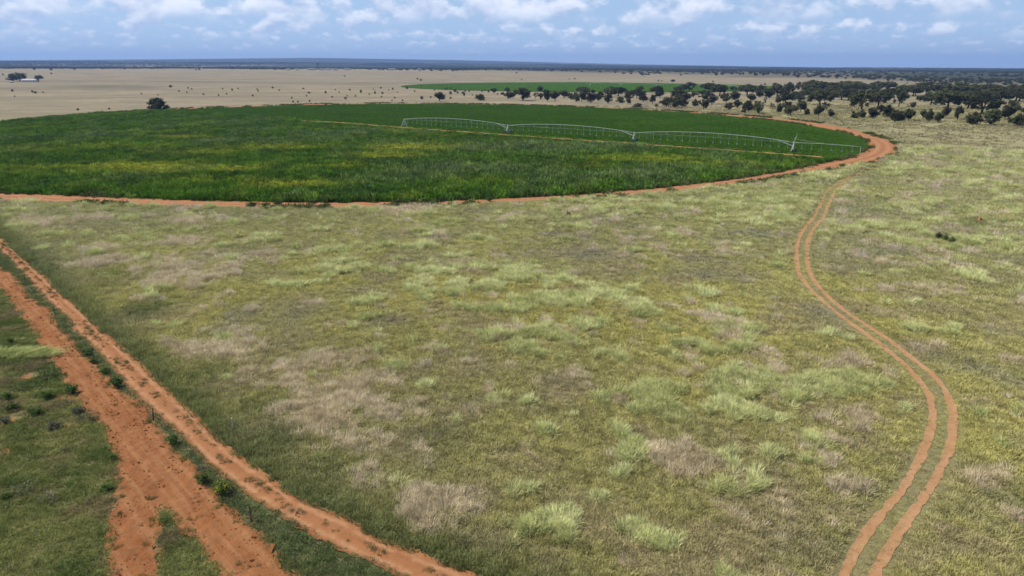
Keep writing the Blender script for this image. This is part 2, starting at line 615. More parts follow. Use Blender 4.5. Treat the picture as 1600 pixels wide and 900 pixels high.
_bm, _bd = 0.5 * (B_left + B_right), 0.5 * (B_right - B_left)
B_left, B_right = _bm - 1.16 * _bd, _bm + 1.16 * _bd
ROAD_B = np.vstack([B_left, B_right[::-1]])
B_mid = 0.5 * (B_left + B_right)
trk_l = spline(GP([(1382, 252), (1352, 266), (1328, 276), (1309, 286), (1291, 300), (1280, 322), (1269, 342), (1253, 362), (1245, 384), (1245, 409), (1250, 430), (1266, 452), (1291, 475), (1319, 498),
                   (1362, 528), (1402, 560), (1432, 590), (1451, 617), (1457, 647), (1453, 677), (1436, 719), (1410, 764), (1372, 809), (1342, 851), (1319, 900), (1285, 985)]), 520)
trk_r = spline(GP([(1388, 254), (1360, 267), (1338, 276), (1319, 286), (1305, 300), (1295, 319), (1287, 339), (1270, 359), (1262, 381), (1261, 406), (1266, 427), (1278, 447), (1303, 472), (1331, 494),
                   (1384, 528), (1425, 560), (1459, 588), (1478, 613), (1487, 639), (1489, 670), (1481, 707), (1459, 753), (1421, 809), (1391, 855), (1366, 900), (1325, 985)]), 520)
trk_up = spline(GP([(1314, 286), (1335, 276), (1362, 266), (1385, 252)]), 40)
FT = spline(GP([(470, 188.5), (520, 191), (632, 199.5), (792, 211), (990, 224.5), (1238, 242), (1322, 248.5)]), 200)
FT_DIR = (FT[-1] - FT[0]) / np.hypot(*(FT[-1] - FT[0]))
C2 = G(922, 135)

BLOBS = {
    'dry': [(165, 388, 40, 8, .7), (130, 415, 50, 12, .5), (300, 380, 60, 8, .5), (380, 405, 60, 9, .6), (275, 430, 70, 16, .9), (230, 470, 60, 12, .5),
            (330, 480, 30, 20, .4), (230, 525, 50, 12, .6), (330, 552, 70, 20, 1), (350, 520, 60, 14, .5), (470, 600, 50, 20, .5), (500, 570, 60, 15, .7),
            (490, 650, 75, 42, 1), (570, 610, 60, 25, .7), (620, 640, 45, 18, .5), (560, 770, 70, 30, .7), (690, 790, 100, 36, .95), (600, 830, 60, 20, .6),
            (560, 690, 80, 20, .5), (620, 330, 45, 5, .9), (660, 326, 40, 4, .5), (1050, 715, 50, 24, .85), (760, 560, 30, 10, .4), (1550, 740, 42, 14, 1),
            (1170, 720, 20, 10, .4), (1350, 650, 50, 20, .5), (1130, 800, 40, 20, .45), (1160, 820, 30, 12, .5), (850, 760, 40, 20, .4), (1040, 480, 25, 7, .7),
            (760, 460, 20, 5, .7), (1010, 360, 60, 6, .3), (1220, 860, 60, 20, .3), (1120, 600, 40, 15, .3), (700, 700, 60, 20, .4), (60, 345, 60, 8, .5), (300, 345, 80, 6, .4)],
    'grey': [(370, 500, 30, 26, .8), (470, 490, 50, 18, .5), (600, 505, 40, 14, .7), (560, 455, 40, 11, .6), (900, 370, 60, 8, .8), (930, 395, 60, 13, .9),
             (1060, 430, 80, 11, .7), (1090, 400, 60, 10, .6), (1000, 340, 80, 7, .5), (1290, 490, 40, 16, 1), (1310, 400, 60, 13, .6), (1350, 420, 80, 13, .5),
             (1150, 370, 80, 11, .5), (1420, 400, 60, 11, .5), (1480, 300, 60, 8, .5), (1560, 250, 60, 9, .5), (1450, 560, 40, 14, .5), (1530, 580, 50, 12, .6),
             (870, 600, 40, 14, .3), (1250, 570, 30, 10, .3), (1580, 600, 40, 18, .5), (620, 410, 60, 9, .3), (830, 640, 20, 8, .5), (745, 625, 16, 7, .6)],
    'dark': [(430, 690, 60, 30, .9), (400, 640, 50, 25, .7), (300, 590, 50, 20, .8), (230, 480, 50, 22, .9), (180, 430, 50, 12, .6), (500, 740, 50, 25, .8),
             (690, 690, 70, 25, .5), (800, 870, 120, 25, .5), (150, 450, 30, 20, .5), (120, 380, 40, 12, .4), (1570, 780, 40, 20, .7), (1250, 850, 60, 30, .4),
             (1150, 355, 0, 0, 0), (1540, 350, 50, 5, .7), (1440, 325, 40, 4, .5)],
    'pale': [(560, 395, 80, 14, .4), (700, 420, 90, 18, .8), (640, 470, 70, 16, .7), (730, 450, 80, 14, .8), (850, 430, 90, 16, .9), (960, 470, 60, 16, 1),
             (990, 490, 40, 10, 1), (830, 480, 90, 18, .8), (720, 520, 50, 16, .8), (870, 530, 70, 22, .75), (660, 550, 40, 12, .7), (600, 580, 40, 14, .5),
             (620, 600, 25, 10, .6), (780, 625, 22, 11, 1.2), (890, 562, 18, 9, 1.1), (730, 563, 18, 7, 1), (820, 632, 12, 7, .9), (740, 610, 20, 8, .4),
             (1040, 610, 56, 22, 1.2), (1010, 640, 30, 10, .9), (1130, 600, 40, 14, .7), (1190, 600, 70, 20, 1.2), (1140, 580, 50, 18, .9), (1330, 600, 56, 18, 1.2),
             (1290, 590, 60, 14, 1), (1150, 650, 60, 16, 1), (1220, 660, 40, 14, .9), (1270, 690, 33, 18, 1.2), (1000, 705, 28, 16, 1.3), (1215, 710, 23, 11, 1.3),
             (1130, 770, 16, 10, 1.3), (1185, 760, 14, 8, 1), (975, 685, 18, 9, .9), (850, 672, 14, 8, 1.1), (1245, 755, 14, 9, .7), (1040, 660, 30, 10, .7),
             (1410, 580, 18, 13, .9), (1490, 520, 40, 10, .8), (1480, 450, 60, 14, .45), (1130, 520, 60, 14, .6), (1100, 540, 50, 12, .6), (1270, 520, 40, 10, .6),
             (960, 560, 40, 14, .5), (1000, 590, 40, 14, .6), (630, 520, 18, 9, .7), (1200, 330, 100, 14, .5), (1000, 330, 100, 9, .35), (1450, 330, 100, 18, .4),
             (1350, 360, 60, 10, .4), (450, 470, 60, 12, .25), (480, 420, 60, 10, .3), (1080, 350, 70, 9, .4)],
}


def blob_mask(kind, x, y):
    m = np.zeros(x.shape)
    wx = (fbm(x, y, 5.0, 77, 3) - 0.5) * 5.0
    wy = (fbm(x, y, 5.0, 78, 3) - 0.5) * 7.0
    for px, py, rx, ry, s in BLOBS[kind]:
        if s <= 0:
            continue
        gx, gy = G(px, py)
        ax = rx / PPM(gx, gy)
        ay = max(0.5 * (G(px, py - ry)[1] - G(px, py + ry)[1]), 0.4)
        k = min(1.0, ax / 5.0)
        m = np.maximum(m, s * np.exp(-(((x + wx * k - gx) / ax) ** 2 + ((y + wy * k - gy) / ay) ** 2) ** 1.2))
    return m


# ------------------------------------------------------------------ ground sheet
ang = np.radians(np.concatenate([np.arange(-50, 50.01, 0.35), np.arange(55, 306, 5.0)]))
rad = np.concatenate([[4.0], np.geomspace(16, 16000, 330)])
A, R = np.meshgrid(ang, rad, indexing='ij')
X, Y = R * np.sin(A), R * np.cos(A)
V = np.stack([X, Y, terrain(X, Y)], 2).reshape(-1, 3)
na, nr = A.shape
i, j = np.meshgrid(np.arange(na), np.arange(nr - 1), indexing='ij')
i2 = (i + 1) % na
Fq = np.stack([i * nr + j, i * nr + j + 1, i2 * nr + j + 1, i2 * nr + j], 2).reshape(-1, 4)[:, ::-1]
me = np_mesh('ground', V, Fq, M_ground, True)
gx, gy = X.ravel(), Y.ravel()
gr = np.hypot(gx, gy)
ga = np.degrees(np.arctan2(gx, gy))
w_noise = (fbm(gx, gy, 120, 11, 4) - 0.5)
fr, fi, fo = field_r(gx, gy)
behind = sstep(420, 640, gy + 260 * w_noise + 0.25 * np.maximum(-gx, 0) - 0.45 * np.maximum(gx, 0))
olive_a = sstep(190, 300, gr + 120 * w_noise)
tan_a = behind
grove = np.exp(-((gx - 300) / 190) ** 2 - ((gy - 480) / 130) ** 2)
tan_a = tan_a * (1 - 0.75 * np.clip(grove * 1.3, 0, 1))
green_a = np.clip(0.9 * np.exp(-((ga + 29.5) / 3.6) ** 2 - ((gr - 1270) / 150) ** 2) * (fbm(gx, gy, 160, 4, 3) * 1.6)
                  + 0.5 * np.exp(-((fr - fo - 6) / 7.0) ** 2) * (fr > fi), 0, 1)
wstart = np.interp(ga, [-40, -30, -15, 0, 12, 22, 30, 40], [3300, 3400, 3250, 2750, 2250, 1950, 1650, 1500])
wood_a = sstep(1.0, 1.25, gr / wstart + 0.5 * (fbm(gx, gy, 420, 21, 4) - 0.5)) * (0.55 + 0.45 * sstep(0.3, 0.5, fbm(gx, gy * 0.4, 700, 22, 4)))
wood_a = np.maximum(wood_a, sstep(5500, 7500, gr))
pale_a = 0.55 * sstep(0.60, 0.70, fbm(ga * 260, gr * 1.1, 1100, 33, 3)) * sstep(9500, 10500, gr) * np.exp(-((ga + 2) / 9.0) ** 2)
soil_px = [(40, 590, 22, 12), (190, 565, 16, 12), (95, 620, 18, 14), (20, 700, 22, 16), (110, 665, 16, 9), (45, 690, 20, 10), (120, 600, 16, 10), (10, 660, 14, 20)]
soil_a = np.zeros_like(gx)
for px, py, rx, ry in soil_px:
    sx, sy = G(px, py)
    soil_a = np.maximum(soil_a, 0.75 * np.exp(-((gx - sx) / (rx / PPM(sx, sy))) ** 2 - ((gy - sy) / (ry / PPM(sx, sy) * 1.8)) ** 2))
dA = np.where(inside(ROAD_A, gx, gy), 0.0, seg_dist(np.vstack([ROAD_A, ROAD_A[:1]]), gx, gy))
soil_a = np.where(gr < 200, np.maximum(soil_a, 0.55 * np.exp(-(dA / 1.0) ** 2)), soil_a)
streak_a = 0.55 * sstep(0.60, 0.72, fbm(gx * 0.16, gy, 55, 44, 3)) * sstep(650, 1000, gr) * (1 - sstep(2600, 3200, gr)) + 0.3 * sstep(0.5, 0.7, fbm(gx * 0.3, gy, 24, 46, 3)) * tan_a * (gr < 2500)
for nm, a in (('streak', streak_a), ('olive', olive_a), ('tan', tan_a), ('green', green_a), ('wood', wood_a), ('pale', pale_a), ('soil', soil_a)):
    at = me.attributes.new(nm, 'FLOAT', 'POINT')
    at.data.foreach_set('value', np.ascontiguousarray(a, np.float32))
tag(link('ground', me), kind='structure')


# ------------------------------------------------------------------ roads and tracks
def rough_z(base, amp, size, seed):
    return lambda x, y, t: base + amp * np.maximum(fbm(x, y, size, seed, 4, 0.6) - 0.3, 0) * 1.4


# turned red earth on the left (forks in two): a grid cut to its outline
lo, hi = ROAD_A.min(0), ROAD_A.max(0)
STEP = 0.17
nx, ny = int((hi[0] - lo[0]) / STEP), int((hi[1] - lo[1]) / STEP)
gx1, gy1 = lo[0] + STEP * np.arange(nx + 1), lo[1] + STEP * np.arange(ny + 1)
CXX, CYY = np.meshgrid(gx1[:-1] + STEP / 2, gy1[:-1] + STEP / 2, indexing='ij')
jx = CXX + 1.1 * (fbm(CXX, CYY, 1.6, 3, 4, 0.6) - 0.5)
jy = CYY + 1.1 * (fbm(CXX, CYY, 1.6, 9, 4, 0.6) - 0.5)
rim = seg_dist(np.vstack([ROAD_A, ROAD_A[:1]]), jx.ravel(), jy.ravel()).reshape(CXX.shape) < 0.24
keep = (inside(ROAD_A, jx.ravel(), jy.ravel()).reshape(CXX.shape) | rim) & (np.hypot(CXX, CYY) < 190)
ii, jj = np.nonzero(keep)
idx = {}
used = np.zeros((nx + 1, ny + 1), bool)
for a, b in ((0, 0), (1, 0), (1, 1), (0, 1)):
    used[ii + a, jj + b] = True
num = np.cumsum(used.ravel()).reshape(used.shape) - 1
vx, vy = np.nonzero(used)
VX, VY = gx1[vx], gy1[vy]
ruts = np.zeros_like(VX)
VZ = 0.012 + 0.34 * np.maximum(fbm(VX, VY, 0.9, 41, 4, 0.65) - 0.33, 0)
Fq = np.stack([num[ii, jj], num[ii + 1, jj], num[ii + 1, jj + 1], num[ii, jj + 1]], 1)
o = link('ploughed_track', np_mesh('ploughed_track', np.stack([VX, VY, VZ], 1), Fq, M_plough, True))
tag(o, kind='structure')


def zB(x, y, t):
    d = np.abs(t - 0.5)
    hump = 0.07 * np.exp(-(d / 0.13) ** 2) + 0.09 * sstep(0.42, 0.5, d)
    return 0.012 + hump + 0.07 * np.maximum(fbm(x, y, 0.8, 51, 4, 0.6) - 0.35, 0)


tag(link('dirt_road', strip_mesh('dirt_road', B_left, B_right, 26, zB, M_red, 0.30, 3, lambda t: 0.85 * np.exp(-((np.abs(t - 0.5) - 0.25) / 0.085) ** 2))), kind='structure')

TR = np.linspace(-np.pi, np.pi, 2400)
dirs = np.stack([np.cos(TR), np.sin(TR)], 1)
ring_in = PIV + dirs * np.interp(TR, TT, R_IN)[:, None]
ring_out = PIV + dirs * np.interp(TR, TT, R_OUT)[:, None]
tag(link('ring_road', strip_mesh('ring_road', ring_in, ring_out, 14, rough_z(0.016, 0.12, 1.6, 61), M_red, 0.8, 9, lambda t: 0.9 * np.exp(-((np.abs(t - 0.5) - 0.17) / 0.08) ** 2))), kind='structure')


def ribbon(line, half):
    d = np.gradient(line, axis=0)
    d /= np.hypot(d[:, 0], d[:, 1])[:, None]
    nrm = np.stack([-d[:, 1], d[:, 0]], 1)
    h = np.asarray(half)
    h = h[:, None] if h.ndim else h
    return line + nrm * h, line - nrm * h


for nm, ln in (('wheel_track', trk_l), ('wheel_track', trk_r)):
    fade = sstep(0, 1, (np.arange(len(ln)) - 30) / 50.0)
    wv = (0.10 + 0.90 * fade) * (0.17 + 0.26 * fbm(ln[:, 0], ln[:, 1], 3.2, 5, 3) + 0.05 * sstep(120, 200, np.hypot(ln[:, 0], ln[:, 1])) + 0.0006 * np.hypot(ln[:, 0], ln[:, 1]))
    L, Rr = ribbon(ln, wv)
    tag(link(nm, strip_mesh(nm, L, Rr, 5, lambda x, y, t: 0.010 + 0.03 * np.abs(t - .5) + 0.02 * fbm(x, y, .4, 8, 3), M_track, 0.18, 4)), kind='structure')
L, Rr = ribbon(FT, 2.3)
tag(link('field_track', strip_mesh('field_track', L, Rr, 4, lambda x, y, t: 0.02 + 0.05 * fbm(x, y, 1.2, 2, 3), M_ftrack, 0.8, 8)), kind='structure')

# field floors
ring = PIV + np.stack([np.cos(TT[:-1]), np.sin(TT[:-1])], 1) * (R_IN[:-1] + 1.0)[:, None]
me = mesh_of('crop_field', [(x, y, 0.005) for x, y in ring], [tuple(range(len(ring)))], [M_fsoil])
tag(link('crop_field', me), kind='structure')
R2 = float(np.hypot(*(np.array(G(652, 132.3)) - np.array(C2))))
p2 = [(C2[0] + R2 * math.cos(a), C2[1] + R2 * 0.93 * math.sin(a), float(terrain(C2[0] + R2 * math.cos(a), C2[1] + R2 * .93 * math.sin(a))) + 0.25) for a in np.linspace(0, 2 * math.pi, 200, endpoint=False)]
me = mesh_of('far_crop_field', p2, [tuple(range(200))], [M_fsoil])
tag(link('far_crop_field', me), kind='structure')


# ------------------------------------------------------------------ grass and crop: clumps spread over points
def blades(n, h, spread, w, lean=0.5, seed=0, seg=2, wind=(0.0, 0.0), curve=0.6):
    r = np.random.default_rng(seed)
    v, f = [], []
    for k in range(n):
        a = r.uniform(0, 2 * math.pi)
        d = spread * math.sqrt(r.uniform(0, 1))
        bx, by = d * math.cos(a), d * math.sin(a)
        hh = h * r.uniform(0.55, 1.1) * (1 - 0.35 * (d / spread) ** 2)
        ln = lean * r.uniform(0.3, 1.2) * (0.35 + d / spread)
        a2 = a + r.normal(0, 0.7)
        ex, ey = math.cos(a2) * ln * hh + wind[0] * hh, math.sin(a2) * ln * hh + wind[1] * hh
        tw = r.uniform(0, math.pi)
        sx, sy = math.cos(tw) * w * 0.5, math.sin(tw) * w * 0.5
        b0 = len(v)
        for s in range(seg):
            q = s / seg
            k2 = q ** (1 + curve)
            ww = 1 - 0.45 * q
            v.append((bx + ex * k2 - sx * ww, by + ey * k2 - sy * ww, hh * q))
            v.append((bx + ex * k2 + sx * ww, by + ey * k2 + sy * ww, hh * q))
        v.append((bx + ex, by + ey, hh * (1 - 0.25 * min(ln, 1))))
        for s in range(seg - 1):
            f.append((b0 + 2 * s, b0 + 2 * s + 1, b0 + 2 * s + 3, b0 + 2 * s + 2))
        f.append((b0 + 2 * seg - 2, b0 + 2 * seg - 1, b0 + 2 * seg))
    return v, f


def leafy(n, h, rad, size, seed=0, flat=0.0, hollow=0.25):
    """leaf faces through a low dome"""
    r = np.random.default_rng(seed)
    v, f = [], []
    for k in range(n):
        d = Vector(r.normal(0, 1, 3)).normalized()
        q = r.uniform(hollow, 1.0) ** 0.5
        c = Vector((d.x * rad * q, d.y * rad * q, abs(d.z) * h * q + 0.02))
        nrm = (d + Vector(r.normal(0, 0.7, 3))).normalized()
        a = nrm.orthogonal().normalized()
        b = nrm.cross(a)
        s = size * r.uniform(0.6, 1.3)
        b0 = len(v)
        v += [tuple(c - a * s), tuple(c - b * s * 0.55), tuple(c + a * s), tuple(c + b * s * 0.55)]
        f.append((b0, b0 + 1, b0 + 2, b0 + 3))
    return v, f


def gn_tree():
    g = bpy.data.node_groups.new('clump_spread', 'GeometryNodeTree')
    g.interface.new_socket('Geometry', in_out='INPUT', socket_type='NodeSocketGeometry')
    g.interface.new_socket('Geometry', in_out='OUTPUT', socket_type='NodeSocketGeometry')
    gi, go = g.nodes.new('NodeGroupInput'), g.nodes.new('NodeGroupOutput')

    def na(name, typ):
        n = g.nodes.new('GeometryNodeInputNamedAttribute')
        n.data_type = typ
        n.inputs['Name'].default_value = name
        return n.outputs['Attribute']
    cmp_ = g.nodes.new('FunctionNodeCompare')
    cmp_.data_type = 'INT'
    cmp_.operation = 'LESS_THAN'
    ins = [s for s in cmp_.inputs if s.enabled]
    g.links.new(na('pid', 'INT'), ins[0])
    ins[1].default_value = 0
    sp = g.nodes.new('GeometryNodeSeparateGeometry')
    sp.domain = 'POINT'
    g.links.new(gi.outputs[0], sp.inputs['Geometry'])
    g.links.new(cmp_.outputs[0], sp.inputs['Selection'])
    si = g.nodes.new('GeometryNodeSplitToInstances')
    si.domain = 'POINT'
    g.links.new(sp.outputs['Inverted'], si.inputs['Geometry'])
    g.links.new(na('pid', 'INT'), si.inputs['Group ID'])
    ip = g.nodes.new('GeometryNodeInstanceOnPoints')
    ip.inputs['Pick Instance'].default_value = True
    g.links.new(sp.outputs['Selection'], ip.inputs['Points'])
    g.links.new(si.outputs['Instances'], ip.inputs['Instance'])
    g.links.new(na('pick', 'INT'), ip.inputs['Instance Index'])
    e2r = g.nodes.new('FunctionNodeEulerToRotation')
    g.links.new(na('rot', 'FLOAT_VECTOR'), e2r.inputs[0])
    g.links.new(e2r.outputs[0], ip.inputs['Rotation'])
    g.links.new(na('scl', 'FLOAT_VECTOR'), ip.inputs['Scale'])
    g.links.new(ip.outputs[0], go.inputs[0])
    return g


GN = gn_tree()


def spread(name, protos, pts, scl, tint, mat, label, cat, tilt=0.12):
    n = len(pts)
    pv, pf, pid = [], [], []
    for k, (v, f) in enumerate(protos):
        b = len(pv)
        pv += v
        pf += [tuple(b + i for i in q) for q in f]
        pid += [k] * len(v)
    me = bpy.data.meshes.new(name)
    allv = np.vstack([np.array(pv, float), pts]) if n else np.array(pv)
    me.from_pydata(allv.tolist(), [], pf)
    me.materials.append(mat)
    npv = len(pv)

    def put(nm, typ, arr, key):
        at = me.attributes.new(nm, typ, 'POINT')
        at.data.foreach_set(key, np.ascontiguousarray(arr).ravel())
    put('pid', 'INT', np.concatenate([np.array(pid), np.full(n, -1)]).astype(np.int32), 'value')
    put('pick', 'INT', np.concatenate([np.zeros(npv), RNG.integers(0, len(protos), n)]).astype(np.int32), 'value')
    rot = np.zeros((npv + n, 3), np.float32)
    rot[npv:, 0] = RNG.normal(0, tilt, n)
    rot[npv:, 1] = RNG.normal(0, tilt, n)
    rot[npv:, 2] = RNG.uniform(0, 6.283, n)
    put('rot', 'FLOAT_VECTOR', rot, 'vector')
    s = np.ones((npv + n, 3), np.float32)
    s[npv:] = scl if np.ndim(scl) == 2 else np.asarray(scl)[:, None]
    put('scl', 'FLOAT_VECTOR', s, 'vector')
    c = np.ones((npv + n, 4), np.float32)
    c[npv:, :3] = tint
    put('tint', 'FLOAT_COLOR', c, 'color')
    me.update()
    o = link(name, me)
    md = o.modifiers.new('clumps', 'NODES')
    md.node_group = GN
    tag(o, label, cat, None, 'stuff')
    return o


def lerp(a, b, t):
    return np.asarray(a)[None, :] * (1 - t)[:, None] + np.asarray(b)[None, :] * t[:, None]


def sector(n, r0, r1, half, power=1.0):
    """points in the view sector; density falls as r^-power relative to an even spread"""
    k = 2.0 - power
    u = RNG.uniform(0, 1, n)
    r = (r0 ** k + u * (r1 ** k - r0 ** k)) ** (1 / k) if abs(k) > 1e-6 else r0 * (r1 / r0) ** u
    a = np.radians(RNG.uniform(-half, half, n))
    return r * np.sin(a), r * np.cos(a)


def zones(x, y):
    fr, fi, fo = field_r(x, y)
    inA = np.zeros(x.shape, bool)
    inB = np.zeros(x.shape, bool)
    near = (y < 200) & (x < 20)
    inA[near] = inside(ROAD_A, x[near], y[near])
    inB[near] = inside(ROAD_B, x[near], y[near])
    inA[near] |= seg_dist(np.vstack([ROAD_A, ROAD_A[:1]]), x[near], y[near]) < 0.30
    dt = np.full(x.shape, 99.0)
    rt = (x > 5) & (y < 240)
    dt[rt] = np.minimum(seg_dist(trk_l[::6], x[rt], y[rt]), seg_dist(trk_r[::6], x[rt], y[rt]))
    side = np.where(x < 20, 1.0, 1.0)
    # left of road B?
    yb = np.interp(x, B_mid[::-1, 0][np.argsort(B_mid[::-1, 0])], B_mid[::-1, 1][np.argsort(B_mid[::-1, 0])])
    leftB = (y < yb) & (x < 10)
    return fr, fi, fo, inA, inB, dt, leftB


# --- open meadow grass
M_grass = leaf_mat('meadow_blades', trans=0.35, var=0.22, nscale=1.2)
P_base = [blades(48, 0.44, 0.52, 0.042, 0.8, s, 2, (0.18, 0.0)) for s in range(6)]
P_dry = [blades(64, 0.80, 0.52, 0.034, 0.6, 20 + s, 2, (0.28, -0.05), 0.8) for s in range(5)]
P_pale = [blades(110, 0.95, 0.62, 0.046, 0.85, 40 + s, 2, (0.22, 0.05), 0.7) for s in range(5)]

x, y = sector(300000, 36, 330, 43, 1.0)
fr, fi, fo, inA, inB, dt, leftB = zones(x, y)
ok = (fr > fo + 0.6) & ~inA & ~inB & ((dt > 0.36) | ((dt > 0.14) & (RNG.uniform(0, 1, x.size) < 0.20))) & ~((y > 330) & (x < 60)) & ~((x < -150) & (y > 250))
x, y, dt, leftB, fr, fo = (a[ok] for a in (x, y, dt, leftB, fr, fo))
r = np.hypot(x, y)
UU = lambda: RNG.uniform(0, 1, x.size)
dry, grey, dark, pale = (np.clip(blob_mask(k, x, y), 0, 1.2) for k in ('dry', 'grey', 'dark', 'pale'))
far_mix = sstep(85, 170, r)
patch = fbm(x, y, 7.0, 101, 4)
patch2 = fbm(x, y, 2.2, 102, 3)
fine = fbm(x, y, 1.1, 104, 2)
big = fbm(x, y, 30.0, 103, 3)
dB = np.full(x.shape, 99.0)
nb = (x < 25) & (y < 160)
dB[nb] = seg_dist(B_right[::10], x[nb], y[nb])
verge = np.exp(-(dB / 3.0) ** 2) * ~leftB
strip_ = leftB & (seg_dist(B_left[::8], x, y) < 2.6)
sdry = 0.95 * dry + 0.35 * sstep(0.52, 0.72, patch) + 0.05 + (patch2 - 0.5) * 1.3 - 0.9 * verge - 0.4 * dark
sgrey = np.clip(grey * 0.9 + 0.6 * sstep(0.52, 0.66, fbm(x, y, 9.0, 111, 4)) * (0.35 + far_mix) + (patch2 - 0.5) * 0.6, 0, 1)
pn = 0.6 * fbm(x, y, 2.0, 122, 2) + 0.4 * fbm(x, y, 5.0, 123, 2)
spale = 0.95 * pale + 0.02 + 0.26 * far_mix + (pn - 0.5) * 3.4 - 0.5 * np.clip(dry, 0, 1) - 0.5 * verge - 0.6 * sgrey - 1.5 * (dt < 1.7)
sdry = sdry - 1.2 * (dt < 1.6)
p_dry = sstep(0.25, 0.95, sdry) * 0.72
p_pale = sstep(0.55, 0.85, spale) * 0.75
kind_dry = (UU() < p_dry) & ~leftB
kind_pale = (UU() < p_pale) & ~leftB & ~kind_dry & (RNG.uniform(0, 1, x.size) < 0.62)
size = (0.62 + r / 200.0) * RNG.uniform(0.7, 1.35, x.size) * np.where(dt < 0.9, 0.55, 1.0)

# base grass
b = ~kind_dry & ~kind_pale
t_y = np.clip(sstep(0.35, 0.65, big) * 0.6 + (patch2 - 0.5) * 1.4 + RNG.normal(0, 0.16, x.size) + 0.15, 0, 1)
tint = lerp((0.480, 0.440, 0.175), (0.610, 0.560, 0.175), t_y)


def blend(c, col, w):
    w = np.clip(w, 0, 1)[:, None]
    return c * (1 - w) + np.asarray(col) * w


tint = blend(tint, (0.330, 0.305, 0.245), 0.8 * sgrey)
tint = blend(tint, (0.470, 0.385, 0.235), 0.5 * sstep(0.50, 0.68, fbm(x, y, 5.5, 131, 4)) + 0.35 * (UU() < 0.15))
tint = blend(tint, (0.460, 0.460, 0.205), 0.6 * far_mix)
tint = blend(tint, (0.165, 0.205, 0.070), 0.85 * np.maximum(dark * sstep(.3, .55, patch2 + .12), verge * 0.9))
tint *= RNG.choice([0.72, 0.9, 1.05, 1.2], x.size, p=[0.12, 0.25, 0.43, 0.20])[:, None]
lawn = lerp((0.135, 0.180, 0.052), (0.290, 0.300, 0.100), np.clip(fbm(x, y, 3.0, 141, 4) * 3.0 - 1.0 + RNG.normal(0, .18, x.size), 0, 1))
lawn = blend(lawn, (0.26, 0.20, 0.11), 0.7 * sstep(0.55, 0.66, fbm(x, y, 2.4, 142, 3)))
tint = np.where(leftB[:, None], lawn, tint)
tint[strip_] = lerp((0.100, 0.145, 0.048), (0.220, 0.235, 0.100), RNG.uniform(0, 1, strip_.sum()))
hs = np.where(leftB, 0.62, 1.0) * np.where(strip_, 0.95, 1.0) * (1 + 0.45 * verge) * np.where(dt < 1.2, 0.42, 1.0) * (1 - 0.25 * sgrey)
hs = hs * (0.45 + 1.0 * fine + 0.35 * RNG.uniform(-1, 1, x.size) ** 3)
S = np.stack([size, size, size * hs], 1)
soil_keep = np.ones(x.size, bool)
for px, py, rx, ry in soil_px:
    sx, sy = G(px, py)
    kx_ = rx / PPM(sx, sy)
    soil_keep &= ~((((x - sx) / kx_) ** 2 + ((y - sy) / (ry / PPM(sx, sy) * 1.8)) ** 2 + (patch2 - .5) * 2.5 < 0.35))
b &= soil_keep
pz = np.zeros(x.size)
spread('meadow_grass', P_base, np.stack([x, y, pz], 1)[b], S[b], tint[b], M_grass,
       'olive and yellow-green short grass covering the open meadow', 'grass')
# dry grass
td = lerp((0.64, 0.525, 0.32), (0.80, 0.68, 0.45), np.clip(fbm(x, y, 3.5, 151, 3) * 2 - 0.5 + RNG.normal(0, .2, x.size), 0, 1))
td = blend(td, (0.46, 0.40, 0.31), 0.35 * sgrey)
k = kind_dry
Sd = np.stack([size, size, size * (0.35 + 0.7 * patch2 + 0.3 * UU())], 1)
spread('dry_grass', P_dry, np.stack([x, y, pz], 1)[k], Sd[k], td[k], M_grass,
       'tan and pinkish dead grass in feathery patches on the meadow', 'dry grass')
# pale tussocks
tp = lerp((0.540, 0.560, 0.215), (0.780, 0.790, 0.380), np.clip(fbm(x, y, 3.0, 161, 3) * 2 - 0.5 + RNG.normal(0, .25, x.size), 0, 1))
tp = blend(tp, (0.50, 0.51, 0.20), 0.6 * sstep(.5, .65, fbm(x, y, 12.0, 162, 3)))
k = kind_pale
sp_ = size * RNG.uniform(0.65, 1.05, x.size)
Sp = np.stack([sp_, sp_, size * (0.5 + 0.6 * pn + 0.25 * UU())], 1)
spread('pale_tussock_grass', P_pale, np.stack([x, y, pz], 1)[k], Sp[k], tp[k], M_grass,
       'silvery pale green tussock grass in drifts across the meadow', 'tussock grass')

# weeds along the crown of the dirt road and its edges, and on the turned earth
M_weed = leaf_mat('weed_leaves', trans=0.25, var=0.3, nscale=6.0)
P_weed = [leafy(46, 0.30, 0.30, 0.075, 60 + s) for s in range(5)]
P_herb = [leafy(190, 0.34, 0.36, 0.034, 260 + s, 0, 0.05) for s in range(4)] + [blades(60, 0.42, 0.24, 0.022, 0.9, 270 + s) for s in range(2)]
n = 2600
u = RNG.uniform(0, 1, n)
t_ = np.clip(0.5 + RNG.normal(0, 0.09, n), 0.05, 0.95)
e = RNG.uniform(0, 1, n) < 0.22
t_[e] = np.where(RNG.uniform(0, 1, e.sum()) < 0.5, RNG.uniform(0.0, 0.12, e.sum()), RNG.uniform(0.88, 1.0, e.sum()))
ii = (u * 619).astype(int)
wx = B_left[ii, 0] * (1 - t_) + B_right[ii, 0] * t_
wy = B_left[ii, 1] * (1 - t_) + B_right[ii, 1] * t_
ok = fbm(wx, wy, 2.0, 171, 3) + RNG.normal(0, .09, n) > 0.56
wx, wy = wx[ok], wy[ok]
ax, ay = RNG.uniform(lo[0], hi[0], 24000), RNG.uniform(lo[1], min(hi[1], 150), 24000)
ok = inside(ROAD_A, ax, ay)
ax, ay = ax[ok], ay[ok]
dE = seg_dist(np.vstack([ROAD_A, ROAD_A[:1]]), ax, ay)
branch = inside(GP([(189, 740), (250, 765), (238, 1000), (170, 1000)]), ax, ay)
